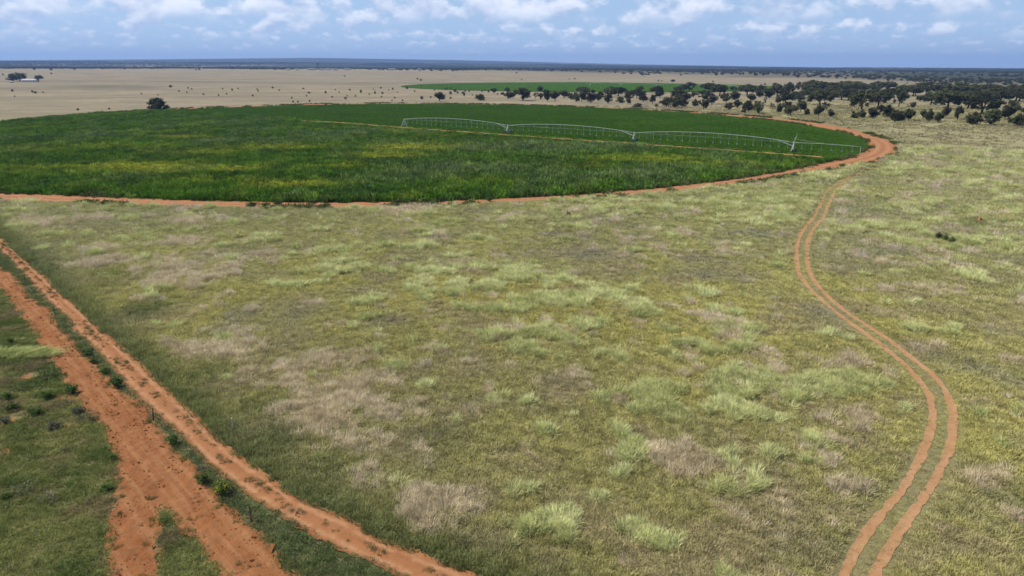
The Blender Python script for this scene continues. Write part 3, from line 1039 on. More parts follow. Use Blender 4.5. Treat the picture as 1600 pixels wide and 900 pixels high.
ok = RNG.uniform(0, 1, ax.size) < 0.025 + 0.5 * np.exp(-(dE / 0.35) ** 2) + 0.45 * branch * (fbm(ax, ay, 1.2, 8, 3) > .52) + 0.25 * (fbm(ax, ay, 2.5, 181, 3) > 0.62)
wx, wy = np.concatenate([wx, ax[ok]]), np.concatenate([wy, ay[ok]])
dry_w = RNG.uniform(0, 1, wx.size)
tw = lerp((0.075, 0.110, 0.030), (0.16, 0.17, 0.06), np.clip(dry_w * 1.2, 0, 1))
tw[dry_w > 0.72] = (0.32, 0.24, 0.13)
spread('road_weeds', P_herb, np.stack([wx, wy, np.full(wx.size, 0.03)], 1), np.clip(np.exp(RNG.normal(-0.8, 0.4, wx.size)), 0.15, 1.1), tw, M_weed,
       'small weeds and dead stalks growing along the red dirt roads', 'weeds')

# weeds and low herbs over the sward left of the roads
qx, qy = sector(9000, 38, 150, 43, 0.8)
fr, fi, fo, inA, inB, dt, leftB = zones(qx, qy)
cl_ = np.zeros(qx.size)
for px, py, rx, ry in ((60, 640, 120, 60), (30, 600, 60, 40), (20, 690, 50, 40), (110, 740, 60, 30), (20, 780, 40, 30), (150, 850, 50, 40)):
    gx_, gy_ = G(px, py)
    cl_ = np.maximum(cl_, np.exp(-((qx - gx_) / (rx / PPM(gx_, gy_))) ** 2 - ((qy - gy_) / (ry * 2 / PPM(gx_, gy_))) ** 2))
ok = leftB & ~inA & ~inB & (RNG.uniform(0, 1, qx.size) < 0.04 + 0.5 * cl_ * sstep(.45, .6, fbm(qx, qy, 2.0, 231, 3)))
qx, qy = qx[ok], qy[ok]
tq = lerp((0.085, 0.120, 0.040), (0.200, 0.205, 0.110), RNG.uniform(0, 1, qx.size))
tq[RNG.uniform(0, 1, qx.size) < 0.25] = (0.26, 0.22, 0.15)
sq = np.exp(RNG.normal(0.25, 0.45, qx.size))
spread('sward_weeds', P_herb, np.stack([qx, qy, np.zeros(qx.size)], 1), np.stack([sq * 1.4, sq * 1.4, sq * 1.3], 1), tq, M_weed,
       'ragged weeds and low herbs over the green sward left of the roads', 'weeds')

# clods of turned earth
cb = []
for s in range(4):
    rr = np.random.default_rng(300 + s)
    vv = [(0.9, 0, 0), (-0.8, 0.1, 0), (0, 0.9, 0), (0.1, -0.8, 0), (0, 0, 0.8), (0, 0, -0.6)]
    vv = [tuple(np.array(q) * rr.uniform(0.7, 1.2) + rr.normal(0, .12, 3)) for q in vv]
    cb.append((vv, [(0, 2, 4), (2, 1, 4), (1, 3, 4), (3, 0, 4), (2, 0, 5), (1, 2, 5), (3, 1, 5), (0, 3, 5)]))
cx_, cy_ = RNG.uniform(lo[0], hi[0], 60000), RNG.uniform(lo[1], min(hi[1], 120), 60000)
ok = inside(ROAD_A, cx_, cy_)
cx_, cy_ = cx_[ok], cy_[ok]
ts = lerp((0.19, 0.062, 0.020), (0.31, 0.115, 0.042), RNG.uniform(0, 1, cx_.size))
M_clod = leaf_mat('clod_earth', trans=0.0, var=0.2)
spread('earth_clods', cb, np.stack([cx_, cy_, np.full(cx_.size, 0.05)], 1), np.exp(RNG.normal(-2.9, 0.5, cx_.size)), ts, M_clod,
       'lumps of red earth strewn over the ploughed track', 'earth clods', 1.5)

# --- rank weeds and dark grass fringing the ring road
th = RNG.uniform(-np.pi, np.pi, 9000)
ro = np.interp(th, TT, R_OUT)
ri = np.interp(th, TT, R_IN)
which = RNG.uniform(0, 1, th.size) < 0.72
rr_ = np.where(which, ro + RNG.normal(0.3, 1.0, th.size), ri + RNG.normal(0.2, 0.8, th.size))
fx, fy = CX + rr_ * np.cos(th), CY + rr_ * np.sin(th)
ok = (fbm(fx, fy, 11.0, 191, 4) + RNG.normal(0, .04, th.size) > 0.52) & (np.abs(np.degrees(np.arctan2(fx, fy))) < 44) & (fy > 20)
fx, fy = fx[ok], fy[ok]
tf = lerp((0.055, 0.090, 0.026), (0.15, 0.155, 0.055), RNG.uniform(0, 1, fx.size))
sf = RNG.uniform(0.7, 1.6, fx.size)
spread('roadside_weeds', P_weed, np.stack([fx, fy, np.zeros(fx.size)], 1), np.stack([sf * 2.4, sf * 2.4, sf * 2.2], 1), tf, M_weed,
       'dark rank weeds fringing the red ring road round the field', 'weeds')

# --- crop plants on both halves of the field
M_crop = leaf_mat('crop_leaves', trans=0.30, var=0.25, nscale=0.8)
P_crop = [blades(34, 1.15, 0.70, 0.14, 0.55, 80 + s, 2, (0.12, 0.0)) for s in range(5)]
P_low = [leafy(40, 0.45, 0.95, 0.21, 90 + s) for s in range(4)]
n = 150000
th = RNG.uniform(-np.pi, np.pi, n)
rr_ = np.sqrt(RNG.uniform(0, 1, n)) * np.interp(th, TT, R_IN)
x, y = CX + rr_ * np.cos(th), CY + rr_ * np.sin(th)
nrm = np.array((-FT_DIR[1], FT_DIR[0]))
s_ = (x - CX) * nrm[0] + (y - CY) * nrm[1] + 2.8
aa = np.abs(np.degrees(np.arctan2(x, y)))
dft = seg_dist(FT[::8], x, y)
ok = (aa < 44) & (dft > 1.9)
dft = dft[ok]
edge_in = np.interp(np.arctan2(y[ok] - CY, x[ok] - CX), TT, R_IN) - rr_[ok]
x, y, s_, rr_ = x[ok], y[ok], s_[ok], rr_[ok]
nearh = s_ < 0
YB = [(230, 262, 90, 7, 1), (330, 240, 60, 5, .6), (365, 266, 50, 5, .9), (250, 270, 60, 5, .7), (640, 232, 70, 6, .9), (430, 232, 90, 5, .6), (600, 245, 60, 6, .8),
      (460, 290, 80, 6, .8), (330, 283, 60, 4, .5), (120, 262, 60, 5, .5), (900, 262, 50, 4, .4), (1000, 250, 90, 6, .5), (1120, 258, 60, 5, .5), (280, 216, 50, 2.5, .7),
      (530, 262, 60, 4, .5), (60, 235, 60, 4, .4), (150, 230, 60, 4, .4), (760, 285, 60, 4, .3), (200, 208, 80, 2, .3)]
BLOBS['yellow'] = YB
BLOBS['plume'] = [(850, 232, 160, 9, .9), (1050, 265, 80, 6, .6), (400, 222, 120, 4, .5), (700, 262, 120, 8, .5), (330, 195, 100, 2.5, .6), (150, 215, 120, 4, .5), (960, 275, 80, 6, .6), (560, 210, 80, 3, .6)]
xs, ys = x[nearh], y[nearh]
q = fbm(xs, ys, 9.0, 201, 4)
q2 = fbm(xs * 1.0, ys * 0.45, 3.2, 202, 3)
yel = np.clip(blob_mask('yellow', xs, ys) + 0.22 * sstep(0.60, 0.76, fbm(xs, ys * 0.5, 16, 203, 3)) + (q2 - .5) * 0.5, 0, 1)
plu = np.clip(blob_mask('plume', xs, ys) + 0.5 * sstep(0.52, 0.7, fbm(xs, ys * .6, 14, 204, 4)) + (q2 - .5) * 0.5, 0, 1) * (1 - 0.7 * yel)
tc_ = lerp((0.064, 0.145, 0.014), (0.120, 0.230, 0.022), np.clip(q * 2 - .5 + RNG.normal(0, .15, xs.size), 0, 1))
tc_ = tc_ * (1 - plu)[:, None] + np.array((0.185, 0.255, 0.090)) * plu[:, None]
tc_ = tc_ * (1 - .9 * yel)[:, None] + np.array((0.430, 0.450, 0.050)) * (.9 * yel)[:, None]
dk = sstep(0.55, 0.7, fbm(xs, ys * .6, 8, 205, 4)) * 0.5 * (1 - yel)
tc_ = tc_ * (1 - dk)[:, None] + np.array((0.055, 0.105, 0.036)) * dk[:, None]
tc_ *= RNG.choice([0.45, 0.75, 1.0, 1.4], xs.size, p=[.18, .27, .35, .2])[:, None]
sz = RNG.uniform(0.8, 1.9, xs.size)
hz = sz * (0.55 + 0.65 * q2 + 0.35 * plu) * (1 - 0.45 * yel) * (0.22 + 0.78 * sstep(3, 16, dft[nearh]))
spread('crop_plants', P_crop, np.stack([xs, ys, np.zeros(xs.size)], 1), np.stack([sz * 1.15, sz * 1.15, hz], 1), tc_, M_crop,
       'tall uneven green crop with yellow patches on the near half of the field', 'crop')
fh = ~nearh & (RNG.uniform(0, 1, x.size) < 0.8)
xs, ys = x[fh], y[fh]
sl_ = RNG.uniform(0.8, 1.3, xs.size)
ringn = fbm(rr_[fh], rr_[fh] * 0, 6.0, 209, 3)
tl = lerp((0.058, 0.135, 0.012), (0.085, 0.172, 0.018), np.clip(fbm(xs, ys, 20, 207, 3) * 1.2 - .1 + 0.5 * (ringn - .5) + RNG.normal(0, .12, xs.size), 0, 1))
spread('low_crop_plants', P_low, np.stack([xs, ys, np.zeros(xs.size)], 1), np.stack([sl_, sl_, sl_ * (0.3 + 0.7 * sstep(4, 18, edge_in[fh]))], 1), tl, M_crop,
       'low even dark green crop on the far half of the field', 'crop', 0.05)
n = 30000
th = RNG.uniform(-np.pi, np.pi, n)
rr_ = np.sqrt(RNG.uniform(0, 1, n)) * (R2 - 2)
xs, ys = C2[0] + rr_ * np.cos(th), C2[1] + 0.93 * rr_ * np.sin(th)
zs = terrain(xs, ys) + 0.15
tl = lerp((0.080, 0.190, 0.024), (0.110, 0.225, 0.034), RNG.uniform(0, 1, n))
spread('far_crop_plants', P_low, np.stack([xs, ys, zs], 1), np.stack([RNG.uniform(2.2, 3.6, n)] * 2 + [RNG.uniform(1, 1.6, n)], 1), tl, M_crop,
       'even green crop on the second round field beyond the trees', 'crop', 0.03)

# --- veld grass beyond the meadow, under and behind the grove
P_veld = [leafy(26, 0.5, 1.2, 0.22, 110 + s) for s in range(3)] + [blades(40, 0.75, 1.1, 0.085, 0.7, 120 + s, 2, (0.2, 0)) for s in range(3)]
x, y = sector(90000, 230, 1000, 42, 1.0)
fr, fi, fo = field_r(x, y)
d2 = np.hypot(x - C2[0], (y - C2[1]) / 0.93)
ok = (fr > fo + 2) & (d2 > R2 + 3)
x, y = x[ok], y[ok]
r = np.hypot(x, y)
gv = np.clip(1.3 * np.exp(-((x - 300) / 190) ** 2 - ((y - 480) / 130) ** 2) + (1 - sstep(260, 430, r)), 0, 1)
tv = lerp((0.36, 0.295, 0.19), (0.44, 0.350, 0.240), np.clip(fbm(x, y, 40, 211, 4) * 2 - .5, 0, 1))
tg = lerp((0.34, 0.305, 0.155), (0.45, 0.410, 0.190), np.clip(fbm(x, y, 18, 212, 4) * 2.4 - .7, 0, 1))
tv = tv * (1 - gv)[:, None] + tg * gv[:, None]
tv *= RNG.uniform(0.8, 1.15, x.size)[:, None]
ok = (fbm(x, y, 12, 213, 3) + RNG.normal(0, .1, x.size) > 0.45) & (RNG.uniform(0, 1, x.size) < np.clip(gv * 1.3 - 0.12, 0.0, 1) * (1 - 0.97 * sstep(480, 950, r)))
s_ = (0.8 + r / 420) * RNG.uniform(.7, 1.3, x.size)
spread('veld_grass', P_veld, np.stack([x, y, np.zeros(x.size)], 1)[ok], np.stack([s_, s_, s_ * 0.8], 1)[ok], tv[ok], M_grass,
       'pale straw-coloured veld grass beyond the ring road and under the trees', 'veld grass')

# ------------------------------------------------------------------ trees
def crown_mesh(name, kind, seed, n, mat):
    r = np.random.default_rng(seed)
    v, f = [], []
    cl = []
    if kind == 'umbrella':
        for k in range(26):
            a, d = r.uniform(0, 6.283), 0.50 * math.sqrt(r.uniform(0, 1))
            cl.append((d * math.cos(a), d * math.sin(a), 0.90 - 1.1 * d * d - r.uniform(0, 0.16), r.uniform(0.11, 0.18), 0.75))
        for k in range(13):
            a, d = r.uniform(0, 6.283), r.uniform(0.22, 0.46)
            cl.append((d * math.cos(a), d * math.sin(a), r.uniform(0.28, 0.56), r.uniform(0.10, 0.16), 0.95))
    elif kind == 'round':
        for k in range(26):
            d = Vector(r.normal(0, 1, 3)).normalized()
            q = r.uniform(0.25, 1.0)
            cl.append((d.x * 0.44 * q, d.y * 0.44 * q, 0.52 + d.z * 0.38 * q, r.uniform(0.12, 0.20), 0.9))
    elif kind == 'bush':
        for k in range(26):
            d = Vector(r.normal(0, 1, 3)).normalized()
            q = r.uniform(0.3, 1.0)
            cl.append((d.x * 0.44 * q, d.y * 0.44 * q, 0.12 + abs(d.z) * 0.74 * q, r.uniform(0.12, 0.19), 0.9))
    elif kind == 'dome':
        for k in range(60):
            d = Vector(r.normal(0, 1, 3)).normalized()
            q = r.uniform(0.35, 1.0) ** 0.5
            cl.append((d.x * 0.42 * q, d.y * 0.42 * q, 0.10 + abs(d.z) * 0.74 * q, r.uniform(0.10, 0.15), 0.9))
    elif kind == 'thin':
        for k in range(15):
            a, d = r.uniform(0, 6.283), 0.36 * math.sqrt(r.uniform(0, 1))
            cl.append((d * math.cos(a), d * math.sin(a), r.uniform(0.42, 0.92), r.uniform(0.07, 0.13), 0.7))
    per = n // len(cl)
    for cx, cy, cz, cr, fl in cl:
        for k in range(per):
            d = Vector(r.normal(0, 1, 3)).normalized()
            q = r.uniform(0.2, 1.05) ** 0.6
            c = Vector((cx + d.x * cr * q, cy + d.y * cr * q, max(0.01, cz + d.z * cr * fl * q)))
            nrm = (d + Vector((0, 0, 0.4)) + Vector(r.normal(0, 0.6, 3))).normalized()
            a = nrm.orthogonal().normalized()
            b = nrm.cross(a)
            s = r.uniform(0.026, 0.050)
            b0 = len(v)
            v += [tuple(c - a * s), tuple(c - b * s * 0.6), tuple(c + a * s), tuple(c + b * s * 0.6)]
            f.append((b0, b0 + 1, b0 + 2, b0 + 3))
    return mesh_of(name, v, f, [mat]), cl


def trunk_mesh(name, kind, cl, seed, mat):
    r = random.Random(seed)
    mb = MB()
    fork = {'umbrella': 0.30, 'round': 0.22, 'bush': 0.05, 'dome': 0.05, 'thin': 0.25}[kind]
    ox, oy = r.uniform(-.03, .03), r.uniform(-.03, .03)
    tr = {'umbrella': 0.034, 'round': 0.03, 'bush': 0.035, 'dome': 0.035, 'thin': 0.022}[kind]
    mb.tube([(0, 0, -0.03), (ox * .4, oy * .4, fork * .5), (ox, oy, fork)], [tr * 1.35, tr, tr * 0.85], 7)
    for cx, cy, cz, cr, fl in cl[::3] if kind != 'thin' else cl:
        m_ = (0.5 * (ox + cx) + r.uniform(-.04, .04), 0.5 * (oy + cy) + r.uniform(-.04, .04), fork + (cz - fork) * 0.42)
        mb.tube([(ox, oy, fork - 0.01), m_, (cx, cy, cz)], [tr * 0.6, tr * 0.38, tr * 0.14], 5, False)
    return mb.mesh(name, mat, True)


M_leafD = leaf_mat('dark_acacia_leaves', False, (0.068, 0.074, 0.032), 0.15, 0.45, 0.6, 0.45)
M_leafG = leaf_mat('grey_acacia_leaves', False, (0.072, 0.070, 0.042), 0.15, 0.35, 0.6, 0.25)
M_leafO = leaf_mat('olive_bush_leaves', False, (0.050, 0.056, 0.022), 0.15, 0.35, 0.6, 0.25)
PROTO = {}
for kind, cnt in (('umbrella', 5), ('round', 5), ('bush', 4), ('dome', 2), ('thin', 2)):
    for s in range(cnt):
        lm = M_leafG if (kind == 'thin' or (kind == 'round' and s == 4)) else (M_leafO if kind == 'bush' and s % 2 else M_leafD)
        cm, cl = crown_mesh(kind + '_crown', kind, 500 + 10 * s + len(kind), 2600 if kind != 'thin' else 900, lm)
        PROTO.setdefault(kind, []).append((cm, trunk_mesh(kind + '_trunk', kind, cl, s, M_bark if kind != 'thin' else M_deadwood)))


def tree(px, py, w, h, kind, name='acacia_tree', label=None, cat='tree', group=None, pos=None):
    x, y = pos if pos else G(px, py)
    z = float(terrain(np.array(x), np.array(y)))
    k = PPM(x, y)
    cm, tm = random.choice(PROTO[kind])
    wm, hm = w / k * (1.2 if kind == 'umbrella' else 1.22), h / k * (1.42 if kind == 'umbrella' else 1.24)
    o = empty(name, (x, y, z), random.uniform(0, 6.283))
    o.scale = (wm, wm, hm)
    link('trunk', tm, o)
    link('crown', cm, o)
    tag(o, label, cat, group)
    return o


U, RD, B_, TH = 'umbrella', 'round', 'bush', 'thin'
FRONT = [  # trees whose feet show along the near edge of the grove, from the field's far edge rightwards
    (794, 154, 12, 10, RD), (802, 154, 10, 9, RD), (817, 157, 27, 18, RD), (837, 155.5, 9, 9, TH), (845, 156, 8, 10, RD), (855, 158, 15, 15, RD), (867, 157.5, 15, 14, RD),
    (892.5, 156, 12, 9, RD), (909, 159, 13, 14, RD), (923, 161, 15, 15, RD), (950, 162, 13, 14, RD), (969, 160.5, 13, 9, B_), (981, 163, 9, 9, RD),
    (996, 168, 13, 8, B_), (1019, 161, 9, 11, RD), (1026, 167, 6, 5, B_), (1041, 167, 20, 14, RD), (1054, 169, 19, 15, RD), (1067, 168, 14, 14, RD), (1086, 167, 11, 11, RD),
    (1099, 171, 14, 14, RD), (1112, 163, 16, 13, RD), (1139, 172, 15, 11, RD), (1152, 168, 12, 11, RD), (1162, 177, 7, 7, B_), (1169, 175, 17, 15, RD), (1184, 178, 15, 17, RD),
    (1195, 164, 7, 9, TH), (1207, 171, 9, 8, TH), (1217, 177, 10, 14, RD), (1235, 180.5, 19, 15, RD), (1251, 175, 17, 17, RD), (1261, 181, 9, 10, RD), (1279, 182, 16, 16, RD),
    (1290, 174, 14, 12, TH), (1297, 184, 11, 12, RD), (1335, 185.5, 13, 13, B_), (1346, 185, 12, 12, RD), (1362, 186, 19, 16, RD), (1377, 177, 14, 12, RD), (1387, 184, 17, 18, RD),
    (1398, 190, 15, 17, RD), (1405, 190, 16, 17, B_), (1419, 189.5, 16, 18, RD), (1442, 186, 11, 14, RD), (1451, 190.5, 14, 18, RD), (1466, 192, 14, 15, RD), (1477, 183, 11, 15, RD),
    (1496, 187.5, 12, 20, RD), (1522, 195.5, 25, 18, RD), (1547, 196, 28, 22, RD), (1567, 183, 11, 16, TH), (1575, 187.5, 20, 20, RD), (1589, 199, 23, 19, RD)]
BACK = [
    (772, 145.5, 10, 7, RD), (792, 143, 9, 6, RD), (843, 143, 11, 8, RD), (881, 153, 17, 11, RD), (900, 155, 8, 9, RD), (910, 146, 16, 8, U), (927, 147, 8, 6, RD), (930, 155, 10, 8, RD),
    (937, 154, 13, 10, RD), (954, 152, 18, 12, U), (966, 150, 22, 10, U), (982, 157.5, 12, 14, RD), (995, 154, 15, 11, U), (1000, 143, 10, 8, RD), (1005, 152, 13, 9, RD), (1025, 146, 18, 8, U),
    (1031, 153, 17, 10, RD), (1060, 155, 20, 12, U), (1061, 145, 14, 8, U), (1077, 143.5, 20, 11, U), (1084, 152.5, 8, 8, RD), (1070, 157, 12, 10, RD), (1100, 155, 19, 10, U), (1109, 143.5, 25, 10, U),
    (1124, 150, 22, 14, U), (1132, 157, 14, 10, RD), (1147, 156, 19, 13, RD), (1146, 143, 9, 6, U), (1172, 158, 15, 10, RD), (1167, 148.5, 25, 12, U), (1187, 152, 14, 12, RD), (1197, 153, 14, 14, RD),
    (1202, 153, 16, 13, RD), (1210, 136.5, 7, 6, RD), (1234, 134.5, 5, 5, U), (1247, 141, 10, 12, RD), (1214, 152, 20, 15, U), (1232, 149, 15, 14, U), (1227, 160.5, 20, 13, U), (1241, 157, 11, 10, U),
    (1215, 162, 9, 10, RD), (1229, 172, 14, 11, RD), (1270, 146, 36, 15, U), (1290, 145, 34, 13, U), (1270, 152, 24, 12, U), (1300, 152, 26, 13, U), (1281, 165, 28, 18, U), (1265, 159, 8, 6, B_),
    (1296, 159, 17, 12, U), (1315, 156, 26, 12, U), (1330, 141, 30, 11, U), (1347, 145, 26, 11, U), (1325, 148, 24, 11, U), (1332, 171, 8, 14, TH), (1346, 173, 30, 24, U), (1372, 167, 26, 18, U),
    (1361, 161, 20, 14, U), (1381, 161, 22, 16, U), (1371, 141, 20, 10, U), (1385, 142, 24, 11, U), (1362, 146, 18, 10, U), (1404, 167, 18, 22, U), (1426, 170, 9, 9, RD), (1454, 164, 24, 14, U),
    (1412, 148.5, 26, 12, U), (1430, 150, 18, 14, U), (1447, 148.5, 34, 15, U), (1475, 148.5, 28, 12, U), (1481, 170, 36, 22, U), (1497, 152, 40, 16, U), (1512, 170, 34, 18, U), (1525, 151, 36, 14, U),
    (1535, 161, 30, 15, U), (1547, 152, 34, 15, U), (1562, 161, 30, 18, U), (1575, 148.5, 34, 12, U), (1587, 158, 30, 17, U), (1534, 178, 40, 20, U), (1582, 168, 14, 10, RD), (1599, 178, 9, 9, RD),
    (1590, 174, 10, 9, RD), (1606, 160, 26, 14, U), (1600, 150, 30, 13, U), (1614, 190, 20, 17, RD), (1460, 157, 22, 12, U), (1510, 160, 26, 13, U), (1437, 158, 12, 8, RD)]
_rb = random.Random(5)
for _k in range(18):
    _x = _rb.uniform(1262, 1612)
    BACK.append((_x, _rb.uniform(146, 164) if _x > 1400 else _rb.uniform(143, 158), _rb.uniform(18, 30), _rb.uniform(10, 14), U))
for _k in range(16):
    BACK.append((_rb.uniform(880, 1250), _rb.uniform(144, 160), _rb.uniform(11, 17), _rb.uniform(8, 11), RD))
ORD = ['first', 'second', 'third', 'fourth', 'fifth', 'sixth', 'seventh', 'eighth', 'ninth', 'tenth', 'eleventh', 'twelfth', 'thirteenth', 'fourteenth', 'fifteenth', 'sixteenth',
       'seventeenth', 'eighteenth', 'nineteenth', 'twentieth']
LOOK = {RD: 'dark round-crowned acacia', B_: 'low bushy acacia', TH: 'sparse grey half-bare acacia', U: 'flat-topped acacia'}


def ordinal(n):
    if n < 20:
        return ORD[n]
    tens = {2: 'twenty', 3: 'thirty', 4: 'forty', 5: 'fifty'}[(n + 1) // 10]
    return tens + '-' + ORD[(n + 1) % 10 - 1] if (n + 1) % 10 else {30: 'thirtieth', 40: 'fortieth', 50: 'fiftieth'}[n + 1]


for i, (px, py, w, h, kd) in enumerate(FRONT):
    tree(px, py, w, h, kd, 'acacia_tree', LOOK[kd] + ', ' + ordinal(i) + ' from the left along the near edge of the grove', 'tree', 'trees along the near edge of the grove')
for i, (px, py, w, h, kd) in enumerate(BACK):
    zone = 'behind the two pivot fields' if px < 1000 else ('in the middle of the grove' if px < 1250 else ('in the dense right part of the grove' if px < 1420 else 'in the thick of the grove near the right edge'))
    lab = {U: 'dark flat-topped acacia', RD: 'dark round acacia', B_: 'low dark bush', TH: 'sparse grey half-bare acacia'}[kd] + ' standing back ' + zone
    tree(px, py, w, h, kd, 'acacia_tree', lab, 'tree', 'acacias ' + zone)

tree(248, 172.5, 30, 18, 'dome', 'lone_tree', 'lone wide dark tree at the far left edge of the crop field', 'tree')
tree(687, 158, 17, 13, RD, 'lone_tree', 'round grey-dark tree left of the grove behind the field', 'tree')
tree(750, 156.7, 15, 10, 'dome', 'lone_tree', 'low dense dome of a tree just left of the grove', 'tree')
tree(20, 127.5, 14, 10, RD, 'farm_tree', 'smaller tree left of the white farmhouse', 'tree', 'trees round the farmhouse')
tree(31, 127, 18, 12, RD, 'farm_tree', 'broad dark tree over the left end of the farmhouse', 'tree', 'trees round the farmhouse')
tree(61, 128, 12, 9.5, RD, 'farm_tree', 'round dark tree right of the white farmhouse', 'tree', 'trees round the farmhouse')
tree(785, 148, 5, 4.5, B_, 'shrub', 'small dark bush at the left end of the grove', 'shrub')

# single far trees on the plain
FAR_T = [(1307, 123, 7, 6), (1246, 121.5, 6, 5), (1224, 118.5, 4.5, 4), (1334, 122.5, 5, 4), (1321, 123.5, 5, 2.6), (1371, 123.5, 7, 4), (1349, 123, 5, 3), (1356, 123.2, 6, 3), (1361, 123.4, 4, 3),
         (1180, 117.5, 5, 4), (1192, 118.5, 5, 4.5), (1200, 117, 4, 4), (1144, 116, 5, 4), (1161, 117, 4, 3), (1051, 128, 8, 3.2), (1398, 123.5, 5, 4), (1385, 124, 4, 3), (80, 110, 4, 3), (54, 109.5, 5, 3.5),
         (160, 108.5, 5, 3), (116, 109, 4, 2.4), (247, 107.5, 8, 3.4), (195, 108.5, 3, 2.4), (961, 114.5, 3.5, 2.4), (938, 113.5, 4, 2.4), (909, 113, 3, 2.2)]
for i, (px, py, w, h) in enumerate(FAR_T):
    side_ = 'left' if px < 600 else 'right'
    tree(px, py, w, h, RD, 'far_tree', 'small dark tree on the pale plain far off to the ' + side_, 'tree', 'single trees on the far plain to the ' + side_)

# ------------------------------------------------------------------ shrubs
def shrub_mesh(name, seed, n, mat, tall=1.0):
    r = np.random.default_rng(seed)
    v, f = [], []
    for k in range(n):
        d = Vector(r.normal(0, 1, 3)).normalized()
        lump = 0.72 + 0.22 * math.sin(5 * d.x + seed) * math.sin(4 * d.y + 2 * seed) + 0.35 * math.sin(3 * math.atan2(d.y, d.x) + seed) * math.cos(2.3 * d.z + seed)
        q = r.uniform(0.15, 1.0) ** 0.5 * lump
        c = Vector((d.x * 0.5 * q, d.y * 0.5 * q, 0.45 + d.z * 0.47 * q))
        nrm = (d + Vector(r.normal(0, 0.7, 3))).normalized()
        a = nrm.orthogonal().normalized()
        b = nrm.cross(a)
        s = r.uniform(0.035, 0.075)
        b0 = len(v)
        v += [tuple(c - a * s), tuple(c - b * s * 0.5), tuple(c + a * s), tuple(c + b * s * 0.5)]
        f.append((b0, b0 + 1, b0 + 2, b0 + 3))
    return mesh_of(name, v, f, [mat])


M_sh1 = leaf_mat('veld_shrub_leaves', False, (0.050, 0.050, 0.022), 0.2, 0.35, 1.0)
M_sh2 = leaf_mat('green_shrub_leaves', False, (0.080, 0.125, 0.036), 0.3, 0.4, 3.0, 0.35)
M_sh3 = leaf_mat('grey_herb_leaves', False, (0.120, 0.120, 0.085), 0.3, 0.3, 3.0)
M_flower = leaf_mat('yellow_blossom', False, (0.62, 0.50, 0.05), 0.3, 0.1, 3.0)
SH = [shrub_mesh('veld_shrub', 700 + s, 700, M_sh1) for s in range(4)]
SHG = [shrub_mesh('green_shrub', 720 + s, 620, M_sh2) for s in range(4)]
SHY = [shrub_mesh('grey_herb', 740 + s, 520, M_sh3) for s in range(3)]


def stem_mesh(name, seed):
    r = random.Random(seed)
    mb = MB()
    for k in range(5):
        a = r.uniform(0, 6.283)
        mb.tube([(0, 0, -0.03), (0.1 * math.cos(a), 0.1 * math.sin(a), 0.3), (0.28 * math.cos(a), 0.28 * math.sin(a), 0.68)], [0.03, 0.02, 0.008], 5, False)
    return mb.mesh(name, M_bark)


